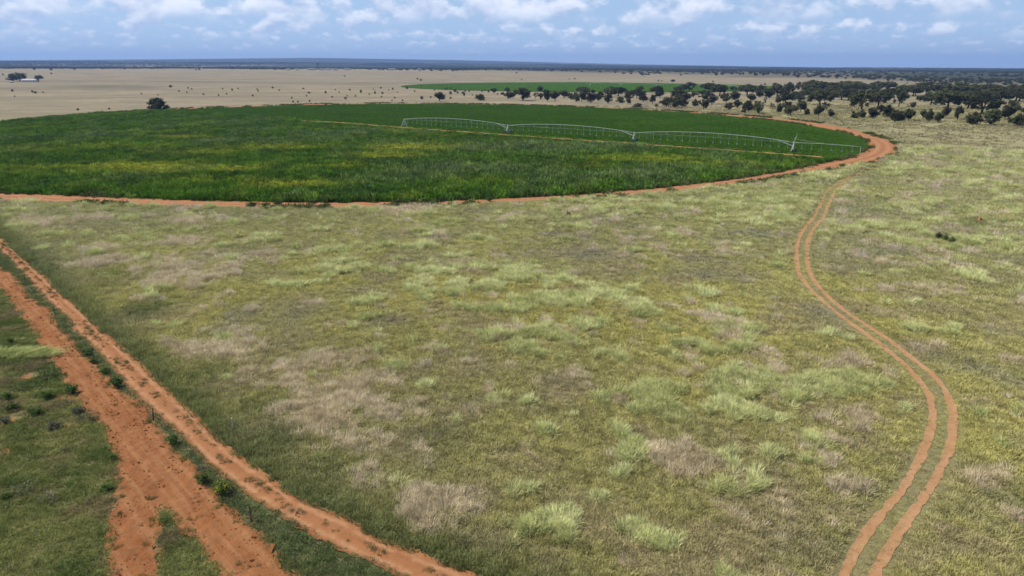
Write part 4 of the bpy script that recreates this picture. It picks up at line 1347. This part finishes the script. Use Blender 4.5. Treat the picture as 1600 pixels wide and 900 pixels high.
STEM = [stem_mesh('shrub_stem', s) for s in range(2)]
VELD = [(659, 156, 4.5, 4.5), (704, 148, 4, 4), (711, 144.5, 4.5, 4), (715, 146.5, 3, 3), (723.5, 147.5, 3.5, 3.5), (725.6, 151, 3, 5), (727, 144, 2.5, 2.5), (733, 144, 2.4, 2.6), (704, 155, 3, 3),
        (673, 154, 2.5, 3), (695, 140.5, 2, 2.2), (698, 140.5, 2.6, 2.4), (704, 139.5, 2.6, 2.4), (763.5, 145.5, 3, 4), (757, 142.5, 2.2, 2.2), (648, 144, 2.6, 2.2), (679, 142, 2, 2), (652.5, 124.5, 2.4, 2.2),
        (657.5, 127, 3.2, 3), (807, 114.5, 3, 1.8), (815, 125.5, 2, 1.6), (753, 144, 2.4, 2.6), (777.5, 148.5, 2, 2.2), (738, 149.5, 1.8, 2),
        (19.5, 143.5, 3.5, 3), (51, 145, 3.2, 3), (55.5, 146.5, 4, 3), (67.5, 145.5, 2.2, 2), (23, 151.5, 1.9, 1.8), (122, 173, 3.2, 3), (171, 172, 2.6, 3), (80.6, 116, 3, 2), (4.5, 117.5, 2.6, 2.2), (41, 117, 2, 1.6),
        (266.5, 137.5, 4.2, 3.6), (280, 143.5, 2.5, 2.2), (294, 139, 2.6, 2.2), (299.6, 140.5, 2.4, 2), (292, 145.5, 2, 2.2), (318, 149, 2.6, 2.4), (341.6, 150, 2.6, 2.2), (363, 142, 2.6, 3), (372, 139.5, 2, 1.8),
        (348, 140, 2, 2), (395, 151, 2.6, 2.6), (221, 147.5, 2.2, 2), (354, 148, 2.2, 2), (247, 149.5, 1.8, 1.8), (402, 141, 2.4, 2), (403.5, 143.5, 2.2, 2), (426, 138.5, 2.8, 2.4), (436.5, 142.5, 2.6, 2.2),
        (474, 139.5, 3.2, 1.8), (483, 146, 4.2, 2), (509, 146.5, 3, 3.4), (479, 151, 2, 2.2), (519, 153, 2.6, 2.4), (546.5, 142, 3, 2.4), (524, 141.5, 2, 1.8), (564, 146, 3, 4.4), (577, 148.5, 2, 2.4),
        (586, 147.5, 2.6, 4), (595, 139, 2.6, 2.6), (597.5, 147.5, 3.2, 3.2), (555.6, 151.5, 2.4, 2.2), (540, 155.5, 3.6, 3.2), (456, 154.5, 2.4, 2.4), (458, 161, 2.6, 3), (465.6, 161, 2.6, 3), (484, 160, 2.4, 3),
        (542.5, 151, 2, 2), (583.5, 140.5, 1.8, 1.6), (530, 145.5, 2, 1.8), (538.5, 120, 3, 1.5), (596, 152.5, 2, 2), (614, 140.5, 3, 2.6), (636, 139.5, 4, 3), (617, 154.5, 2.2, 2.4), (629, 158.5, 2.4, 2.6),
        (621, 145, 1.7, 1.5), (607.5, 141.5, 2, 1.6), (612.5, 158.5, 2, 2.2), (1195, 133.5, 3, 2.6), (1114, 129, 2.6, 2.4), (1029, 127.5, 2.6, 2), (1034, 127.5, 2, 1.6), (1189, 133.5, 2, 1.8), (1226, 134.5, 2.4, 2.6),
        (1239, 136, 2.4, 2.4), (1394, 129, 2.4, 2), (1397, 131, 2.6, 2.2), (898, 124.3, 2.6, 1.8), (889, 124.3, 2, 1.4), (1417, 131, 2, 2), (1430, 129, 2.4, 2), (1448, 129, 2.6, 2.2), (1438, 127, 3, 2.2)]
RS = np.random.default_rng(99)
for k in range(85):   # bush-dotted pale ground on the right horizon side
    u = RS.uniform(0, 1) ** 0.8
    VELD.append((1405 + 215 * u, 125.5 + RS.uniform(0, 9) * u ** 0.5, RS.uniform(2.2, 4.0), RS.uniform(1.8, 3.0)))
for i, (px, py, w, h) in enumerate(VELD):
    x, y = G(px, py)
    k = PPM(x, y)
    o = link('veld_shrub', random.choice(SH))
    o.location = (x, y, float(terrain(np.array(x), np.array(y))))
    o.rotation_euler = (0, 0, random.uniform(0, 6.283))
    o.scale = (1.5 * w / k, 1.5 * w / k, 1.6 * h / k)
    zone = 'left of the lone tree' if px < 230 else ('behind the lone tree on the left plain' if px < 400 else ('on the plain behind the crop field' if px < 640 else
           ('between the two green fields' if px < 800 else ('beyond the second field' if px < 1240 else 'behind the grove at the right edge'))))
    tag(o, 'small dark shrub dotted ' + zone, 'shrub', 'shrubs ' + zone)

NEARP = [  # px, py, w, h, meshes, flowers, label
    (1466, 375, 12, 12, SHG, 0, 'leftmost of three dark round bushes in the right meadow'),
    (1477, 378, 9, 13, SHG, 0, 'narrow middle one of three dark bushes in the right meadow'),
    (1487, 381, 12, 11, SHG, 0, 'rightmost of three dark bushes in the right meadow'),
    (888, 341, 9, 11, SHG, 0, 'single dark sapling in the meadow below the ring road'),
    (1372, 313, 24, 8, SHY, 0, 'low grey-green bush beside the wheel tracks near the ring road'),
    (348, 772, 34, 30, SHG, 1, 'yellow-flowering shrub between the ploughed track and dirt road'),
    (317, 755, 28, 24, SHG, 0, 'dark green shrub left of the yellow-flowering one'),
    (271, 694, 24, 24, SHG, 0, 'rounded green shrub in the strip above the fork'),
    (178, 718, 16, 12, SHG, 0, 'dark weed at the left edge of the ploughed track'),
    (167, 766, 24, 14, SHG, 0, 'flat dark weed in the green sward left of the fork'),
    (114, 615, 24, 22, SHG, 0, 'bright leafy plant beside the ploughed track'),
    (74, 622, 26, 18, SHG, 0, 'small green bush on the sward among bare red patches'),
    (56, 648, 30, 18, SHG, 0, 'round dark bush on the sward beside the red soil'),
    (84, 670, 30, 16, SHY, 0, 'grey-green low bush on the sward by bare soil'),
    (12, 625, 22, 20, SHG, 0, 'dark bush at the left picture edge above'),
    (8, 662, 26, 18, SHY, 0, 'grey bush at the left picture edge below'),
    (20, 640, 26, 14, SHG, 0, 'flat green bush at the left picture edge'),
    (122, 646, 28, 14, SHY, 0, 'greyish weed tuft close to the ploughed track'),
    (136, 556, 22, 16, SHG, 0, 'dark bush in the strip beside the fence post'),
    (146, 568, 16, 10, SHG, 0, 'small dark weed spilling onto the ploughed track'),
    (164, 584, 20, 14, SHG, 0, 'dark green bush midway along the strip'),
    (184, 604, 26, 20, SHG, 0, 'largest dark bush in the strip between the roads'),
    (17, 537, 12, 14, SHG, 0, 'upright dark weed above the pale grass clump'),
    (395, 324, 24, 9, SHG, 0, 'left one of the dark bushes below the ring road'),
    (416, 324, 18, 8, SHG, 0, 'middle one of the dark bushes below the ring road'),
    (434, 323, 16, 10, SHG, 0, 'right one of the dark bushes below the ring road'),
    (510, 324, 15, 7, SHG, 0, 'small dark bush by itself below the ring road'),
    (765, 315, 12, 8, SHG, 0, 'dark weed where the ring road narrows in the centre'),
    (1158, 289, 12, 7, SHG, 0, 'dark tuft on the meadow side of the ring road bend'),
    (1316, 262, 12, 7, SHG, 0, 'green tuft at the ring road above the wheel tracks'),
    (10, 780, 22, 14, SHG, 0, 'dark flat weed low on the left sward'),
]
for px, py, w, h, ms, fl, lab in NEARP:
    x, y = G(px, py)
    k = PPM(x, y)
    o = empty('shrub', (x, y, 0.0), random.uniform(0, 6.283))
    q = 1.2 if px > 380 else 1.05
    o.scale = (q * w / k, q * w / k, (q if px > 380 else 0.85) * h / k)
    link('foliage', random.choice(ms), o)
    link('stem', random.choice(STEM), o)
    if fl:
        me = shrub_mesh('blossom', 799, 150, M_flower)
        b_ = link('blossom', me, o)
        b_.location = (0, 0, 0.06)
        b_.scale = (1.02, 1.02, 1.0)
    tag(o, lab, 'shrub')

# long pale grass clump on the sward
M_palec = leaf_mat('pale_clump_blades', False, (0.50, 0.53, 0.19), 0.3, 0.2, 2.0)
x, y = G(28, 555)
v, f = blades(900, 0.95, 1.0, 0.03, 0.5, 900, 2, (0.25, 0.0))
o = link('grass_clump', mesh_of('grass_clump', v, f, [M_palec]))
o.location, o.scale = (x, y, 0), (4.4, 1.3, 1.15)
tag(o, 'long pale green grass clump on the sward left of the ploughed track', 'grass clump')

# termite mound
x, y = G(1530, 346)
me = bpy.data.meshes.new('termite_mound')
import bmesh
bm = bmesh.new()
bmesh.ops.create_icosphere(bm, subdivisions=3, radius=0.5)
for q in bm.verts:
    d = 1 + 0.35 * math.sin(5 * q.co.x + 2 * q.co.z) * math.cos(6 * q.co.y) + random.uniform(-.05, .05)
    q.co.x *= d * (1.25 - 0.5 * max(q.co.z, 0))
    q.co.y *= d * (1.1 - 0.5 * max(q.co.z, 0))
    q.co.z = max(q.co.z, -0.12) * 1.7 * d + 0.1
bm.to_mesh(me)
bm.free()
me.materials.append(M_mound)
o = link('termite_mound', me)
o.location, o.scale = (x, y, 0.0), (0.9, 0.9, 0.7)
tag(o, 'small orange-red termite mound in the right meadow', 'termite mound')

# ------------------------------------------------------------------ centre pivot irrigation machines
def unit_tube(p, q, rad, sides=6):
    return MB().tube([p, q], rad, sides)


HOSE = MB()
HOSE.tube([(0, 0, 0), (0.05, 0, -0.35), (0.05, 0, -1.0)], 0.022, 5).tube([(0.05, 0, -1.0), (0.05, 0, -1.16)], [0.06, 0.11], 6)
HOSE_ME = HOSE.mesh('drop_hose', M_hose)


def make_wheel_mesh(name):
    mb = MB()
    n = 20
    for r0, r1, hw, mi in ((0.38, 0.66, 0.17, 1), (0.0, 0.40, 0.09, 0)):
        b = len(mb.v)
        for k in range(n):
            a = 2 * math.pi * k / n
            lug = 0.04 * (k % 2) if mi else 0
            for rr, xx in ((r0, -hw), (r1 - .06, -hw), (r1 + lug, -hw * .6), (r1 + lug, hw * .6), (r1 - .06, hw), (r0, hw)):
                mb.v.append((rr * math.cos(a), xx, rr * math.sin(a)))
        for k in range(n):
            k2 = (k + 1) % n
            for j in range(5):
                mb.f.append((b + k * 6 + j, b + k * 6 + j + 1, b + k2 * 6 + j + 1, b + k2 * 6 + j))
                mb.m.append(mi)
    return mb.mesh(name, [M_galv, M_rubber])


WHEEL = make_wheel_mesh('wheel')


def pivot_machine(centre, towers, end, label, pipe_r=0.085, hz=3.6, detail=True, mast=True):
    C = Vector((centre[0], centre[1], 0))
    base_z = float(terrain(C.x, C.y))
    root = empty('irrigation_pivot', (C.x, C.y, base_z))
    tag(root, label, 'irrigation machine', 'centre pivot irrigation machines')
    T = [Vector((t[0] - C.x, t[1] - C.y, float(terrain(t[0], t[1])) - base_z)) for t in towers]
    E = Vector((end[0] - C.x, end[1] - C.y, 0))
    # centre stand
    st = link('pivot_stand', MB().tube([(0, 0, 0), (0, 0, hz + 0.35)], pipe_r * 1.25, 10).tube([(0, 0, hz + .3), (0.2, 0, hz + .42), (0.5, -0.1, hz + .1)], pipe_r, 8)
              .mesh('pivot_stand', M_galv, True), root)
    for sx in (-1, 1):
        for sy in (-1, 1):
            mb = unit_tube((sx * 1.55, sy * 1.55, 0), (sx * 0.16, sy * 0.16, hz - 0.2), 0.09)
            link('leg', mb.mesh('leg', M_galv), st)
    for zz, q in ((0.9, 1.21), (2.0, 0.78), (0.12, 1.5)):
        mb = MB()
        cs = [(-q, -q, zz), (q, -q, zz), (q, q, zz), (-q, q, zz)]
        for k in range(4):
            mb.tube([cs[k], cs[(k + 1) % 4]], 0.05, 5)
        link('stand_brace', mb.mesh('stand_brace', M_galv), st)
    link('control_panel', MB().box((0.4, -0.9, 0.9), (0.75, -0.3, 1.8)).mesh('control_panel', M_box), st)
    prev = Vector((0, 0, 0))
    for ti, t in enumerate(T):
        d = (t - prev)
        d.z = 0
        L = d.length
        d.normalize()
        nrm = Vector((-d.y, d.x, 0))

        def pt(u, dz=0.0, dn=0.0):
            p = prev.lerp(t, u)
            return p + Vector((0, 0, hz + 1.75 * (4 * u * (1 - u)) ** 0.9 + dz)) + nrm * dn
        nseg = 28
        sp = link('span', MB().tube([pt(k / nseg) for k in range(nseg + 1)], pipe_r, 8).mesh('span', M_galv, True), root)
        nb = 8 if detail else 5
        ks = [(k + 1) / (nb + 1) for k in range(nb)]

        def low(u, sgn):
            dep = 1.55 * min(1.0, 4.2 * u * (1 - u))
            return pt(u, -dep, sgn * 0.55 * min(1, 4.5 * u * (1 - u)))
        for u in ks:
            mb = MB()
            for sgn in (-1, 1):
                mb.tube([pt(u), low(u, sgn)], 0.022, 5)
            mb.tube([low(u, -1), low(u, 1)], 0.022, 5)
            link('truss_brace', mb.mesh('truss_brace', M_galv), sp)
        for sgn in (-1, 1):
            pts = [pt(0.012, -0.05)] + [low(u, sgn) for u in ks] + [pt(0.988, -0.05)]
            link('truss_rod', MB().tube(pts, 0.016, 5).mesh('truss_rod', M_galv), sp)
        if detail:
            nh = 20
            for k in range(nh):
                u = (k + 0.7) / (nh + 0.4)
                h_ = link('drop_hose', HOSE_ME, sp)
                h_.location = pt(u)
                h_.rotation_euler = (0, 0, random.uniform(-.5, .5) + math.atan2(nrm.y, nrm.x))
                h_.scale = (3, 1, (pt(u).z - t.z - random.uniform(1.5, 1.8)) / 1.16)
        # drive tower
        ang_ = math.atan2(nrm.y, nrm.x)
        tw = link('drive_tower', MB().tube([(-2.1, 0, 0.66), (2.1, 0, 0.66)], 0.12, 6).tube([(-0.35, 0, hz - .05), (0.35, 0, hz - .05)], 0.09, 6)
                  .mesh('drive_tower', M_galv), root)
        tw.location = t
        tw.rotation_euler = (0, 0, ang_)
        for sx in (-1, 1):
            for off in (-0.22, 0.22):
                link('leg', unit_tube((sx * 1.75, off, 0.62), (sx * 0.12, off * 0.5, hz - 0.05), 0.12).mesh('leg', M_galv), tw)
            link('tower_strut', unit_tube((sx * 1.15, 0, 1.75), (-sx * 1.6, 0, 0.7), 0.05).mesh('tower_strut', M_galv), tw)
            wh = link('wheel', WHEEL, tw)
            wh.location = (sx * 2.05, -0.24, 0.64)
            # brace from the pipe down to the tower legs
            uu = 0.90
            q = Matrix.Rotation(-ang_, 3, 'Z') @ (pt(uu) - t)
            link('tower_brace', unit_tube(q, (sx * 0.75, 0, 2.35), 0.06).mesh('tower_brace', M_galv), tw)
        link('motor_box', MB().box((-0.3, -0.22, 0.72), (0.3, 0.22, 1.15)).mesh('motor_box', M_box), tw)
        link('tower_box', MB().box((-0.2, 0.12, hz - .1), (0.22, 0.42, hz + 0.5)).mesh('tower_box', M_galv), tw)
        prev = t
    last = T[-1]
    a0, a1 = last + Vector((0, 0, hz)), E + Vector((0, 0, hz - 0.15))
    oh = link('overhang', MB().tube([a0.lerp(a1, k / 8) + Vector((0, 0, 0.25 * math.sin(math.pi * k / 8))) for k in range(9)], pipe_r * 0.85, 8).mesh('overhang', M_galv, True), root)
    if detail:
        for k in range(6):
            h_ = link('drop_hose', HOSE_ME, oh)
            h_.location = a0.lerp(a1, (k + 0.8) / 6.6)
            h_.scale = (3, 1, 1.75)
    link('end_pipe', unit_tube(a1, (a1.x, a1.y, 0.9), 0.09).mesh('end_pipe', M_galv), oh)
    if mast:
        mp = last + Vector((0, 0, hz))
        ms_ = link('mast', MB().tube([mp, mp + Vector((0.7, 0.5, 1.9)), mp + Vector((1.2, 0.9, 3.6))], [0.07, 0.05, 0.035], 6).mesh('mast', M_galv), root)
        b_ = mp + Vector((0.5, 0.35, 1.4))
        link('beacon', MB().box(tuple(b_ - Vector((.2, .2, .3))), tuple(b_ + Vector((.2, .2, .35)))).mesh('beacon', M_galv), ms_)
        link('stay_cable', unit_tube(mp + Vector((0.4, 0.3, 1.2)), a0.lerp(a1, 0.6), 0.025, 4).mesh('stay_cable', M_galv), oh)
    return root


pivot_machine(G(632, 197.5), [G(794, 208.5), G(991, 221.5), G(1239, 238.5)], G(1343, 245),
              'galvanised centre pivot sprinkler with three arched spans crossing the large field')
pivot_machine(G(922, 134.2), [G(971, 135), G(1026, 136.2), G(1087, 137.5), G(1153, 140)], G(1176, 141),
              'second pale pivot sprinkler standing in the far round field', 0.16, 4.3, False, False)

# ------------------------------------------------------------------ fence between the two roads
def post_mesh(name, h, mat, r0=0.045):
    mb = MB().tube([(0, 0, -0.1), (0, 0, h * 0.6), (0.0, 0, h)], [r0, r0, r0 * 0.9], 6)
    mb.box((-r0 * 1.3, -r0 * 1.3, h - 0.04), (r0 * 1.3, r0 * 1.3, h + 0.02))
    return mb.mesh(name, mat)


fp = [np.array(G(520, 948)), np.array(G(393, 815)), np.array(G(240, 657)), np.array(G(146, 560)), np.array(G(86, 492)), np.array(G(40, 442)), np.array(G(-5, 396))]
fence = empty('wire_fence', (fp[1][0], fp[1][1], 0))
tag(fence, 'thin wire fence on dark posts between the ploughed track and dirt road', 'fence')
PM = post_mesh('fence_post', 1.15, M_post)
for q in fp:
    o = link('fence_post', PM, fence)
    o.location = (q[0] - fp[1][0], q[1] - fp[1][1], 0)
    o.rotation_euler = (random.uniform(-.06, .06), random.uniform(-.06, .06), 0)
for zz in (0.35, 0.7, 1.05):
    mb = MB()
    for a, b in zip(fp[:-1], fp[1:]):
        n_ = 8
        mb.tube([(a[0] + (b[0] - a[0]) * k / n_ - fp[1][0], a[1] + (b[1] - a[1]) * k / n_ - fp[1][1], zz - 0.05 * 4 * (k / n_) * (1 - k / n_)) for k in range(n_ + 1)], 0.002, 4)
    link('wire', mb.mesh('wire', M_wire), fence)
for (px, py, ry, lab) in ((52, 458, -0.5, 'leaning whitish post between the two roads at the left'), (364, 673, 0.05, 'pale wooden post standing in grass right of the dirt road')):
    x, y = G(px, py)
    o = link('marker_post', post_mesh('marker_post', 1.25, M_postw, 0.035))
    o.location, o.rotation_euler = (x, y, 0), (0.1, ry, 0)
    tag(o, lab, 'post')

# ------------------------------------------------------------------ farmhouse and the far settlement
def GD(px, dist):
    x, y = G(px, 125, 0.0)
    k = dist / math.hypot(x, y)
    return x * k, y * k


def house(px, py, wpx, hm, depth, name, label, roofm, flat=False, nwin=3, group=None, facing=0.0, dist=None):
    x, y = GD(px, dist) if dist else G(px, py)
    z = float(terrain(np.array(x), np.array(y)))
    k = PPM(x, y)
    w = wpx / k
    o = empty(name, (x, y, z), facing)
    link('wall', MB().box((-w / 2, -depth / 2, -0.5), (w / 2, depth / 2, hm)).mesh('wall', M_white), o)
    mb = MB()
    e, rh = 0.5, (0.35 if flat else depth * 0.22)
    b = len(mb.v)
    mb.v += [(-w / 2 - e, -depth / 2 - e, hm + .01), (w / 2 + e, -depth / 2 - e, hm + .01), (w / 2 + e, depth / 2 + e, hm + .01), (-w / 2 - e, depth / 2 + e, hm + .01),
             (-w / 2 - e, 0, hm + rh), (w / 2 + e, 0, hm + rh)]
    mb.f += [(0, 1, 5, 4), (2, 3, 4, 5), (0, 4, 3), (1, 2, 5), (3, 2, 1, 0)]
    mb.m += [0] * 5
    link('roof', mb.mesh('roof', roofm), o)
    for i in range(nwin):
        cx = -w / 2 + w * (i + 0.5) / nwin
        if i == nwin // 2:
            link('door', MB().box((cx - 0.55, -depth / 2 - 0.06, 0), (cx + 0.55, -depth / 2 + .02, 2.2)).mesh('door', M_tank), o)
        else:
            link('window', MB().box((cx - 0.8, -depth / 2 - 0.05, 1.0), (cx + 0.8, -depth / 2 + .02, 2.2)).mesh('window', M_pane), o)
    tag(o, label, 'building', group)
    return o


house(47, 128.3, 21, 3.6, 9, 'farmhouse', 'long white farmhouse between dark trees on the far left plain', M_roof, False, 5)
house(19, 129.6, 3.5, 2.6, 3, 'farm_shed', 'tiny white shed below the farmhouse trees', M_white, True, 2)
for px, w, lab in ((452, 5, 'small pale building at the left end of the far settlement'), (466, 4, 'second small pale building of the far settlement from the left'),
                   (489, 13, 'long low pale shed left of the water tower'), (504, 6, 'pale building right beside the water tower'),
                   (514, 8, 'wide white building right of the water tower'), (525, 6, 'pale shed at the middle of the far settlement'),
                   (544, 9, 'long pale shed right of the middle of the far settlement'), (613, 11, 'long white roofed shed far right in the settlement'),
                   (656, 4, 'lone pale hut at the right end of the far settlement')):
    y_ = 107.4 + (px - 450) * 0.006
    house(px, y_, w, 6.5, 14, 'settlement_building', lab, M_white if w > 6 else M_roof, True, 3 if w < 9 else 5, 'buildings of the far settlement', 0.0, 2860 + (px % 7) * 12)


def water_tower(px, py, hpx, label, name='water_tower'):
    x, y = GD(px, 2900.0)
    z = float(terrain(np.array(x), np.array(y)))
    h = hpx / PPM(x, y)
    o = empty(name, (x, y, z))
    link('tank', MB().tube([(0, 0, h * .72), (0, 0, h * .74), (0, 0, h * .94), (0, 0, h)], [h * .10, h * .15, h * .15, h * .03], 14).mesh('tank', M_tank), o)
    for sx in (-1, 1):
        for sy in (-1, 1):
            link('leg', unit_tube((sx * h * .13, sy * h * .13, -.5), (sx * h * .08, sy * h * .08, h * .74), h * 0.016).mesh('leg', M_tank), o)
    for zz, q in ((.25, .115), (.5, .098)):
        mb = MB()
        cs = [(-q * h, -q * h, zz * h), (q * h, -q * h, zz * h), (q * h, q * h, zz * h), (-q * h, q * h, zz * h)]
        for k in range(4):
            mb.tube([cs[k], cs[(k + 1) % 4]], h * .01, 4)
        link('brace', mb.mesh('brace', M_tank), o)
    tag(o, label, 'water tower')


water_tower(498, 107.8, 11, 'dark water tower rising above the far settlement')
water_tower(313, 107.0, 8.5, 'slender dark tower alone on the left horizon')

# ------------------------------------------------------------------ far woodland as one mass
def far_tree_proto(seed):
    r = np.random.default_rng(seed)
    v, f = [], []
    for k in range(150):
        d = Vector(r.normal(0, 1, 3)).normalized()
        q = r.uniform(0.5, 1.0)
        c = Vector((d.x * 0.5 * q, d.y * 0.5 * q, 0.58 + d.z * 0.36 * q))
        nrm = (d + Vector(r.normal(0, 0.5, 3))).normalized()
        a = nrm.orthogonal().normalized()
        b = nrm.cross(a)
        s = r.uniform(0.08, 0.15)
        b0 = len(v)
        v += [tuple(c - a * s), tuple(c - b * s * 0.7), tuple(c + a * s), tuple(c + b * s * 0.7)]
        f.append((b0, b0 + 1, b0 + 2, b0 + 3))
    mb = MB().tube([(0, 0, -.05), (0, 0, .5)], [.04, .025], 5, False)
    b0 = len(v)
    v += mb.v
    f += [tuple(b0 + i for i in q) for q in mb.f]
    return v, f


n = 46000
x, y = sector(n, 1450, 8200, 40, 0.75)
r = np.hypot(x, y)
a = np.degrees(np.arctan2(x, y))
ws = np.interp(a, [-40, -30, -15, 0, 12, 22, 30, 40], [3300, 3400, 3250, 2750, 2250, 1950, 1650, 1500])
dens = sstep(0.92, 1.18, r / ws + 0.55 * (fbm(x, y, 260, 221, 4) - 0.5)) * (0.12 + 0.88 * sstep(0.42, 0.56, fbm(x, y * 0.6, 420, 222, 4)))
ok = RNG.uniform(0, 1, n) < dens
x, y, r = x[ok], y[ok], r[ok]
w_ = RNG.uniform(6, 15, x.size)
tw = lerp((0.040, 0.050, 0.026), (0.075, 0.078, 0.040), RNG.uniform(0, 1, x.size))
M_far = leaf_mat('far_wood_leaves', trans=0.15, var=0.2, nscale=0.05)
spread('distant_woodland', [far_tree_proto(s) for s in range(4)], np.stack([x, y, terrain(x, y)], 1), np.stack([w_, w_, RNG.uniform(4.0, 7.5, x.size)], 1), tw, M_far,
       'dark blue-green bushveld woodland filling the distance to the horizon', 'woodland', 0.02)

# ------------------------------------------------------------------ haze
m = bpy.data.materials.new('haze_air')
m.use_nodes = True
t = m.node_tree
t.nodes.clear()
out = N(t, 'ShaderNodeOutputMaterial')
pv = N(t, 'ShaderNodeVolumePrincipled')
pv.inputs['Color'].default_value = (0.35, 0.56, 1.0, 1)
pv.inputs['Density'].default_value = 7.0e-5
pv.inputs['Anisotropy'].default_value = 0.1
t.links.new(pv.outputs[0], out.inputs['Volume'])
hb = link('haze', MB().box((-16600, -16600, -4.0), (16600, 16600, 270.0)).mesh('haze', m))
tag(hb, 'pale blue distance haze over the whole plain', 'haze', None, 'stuff')
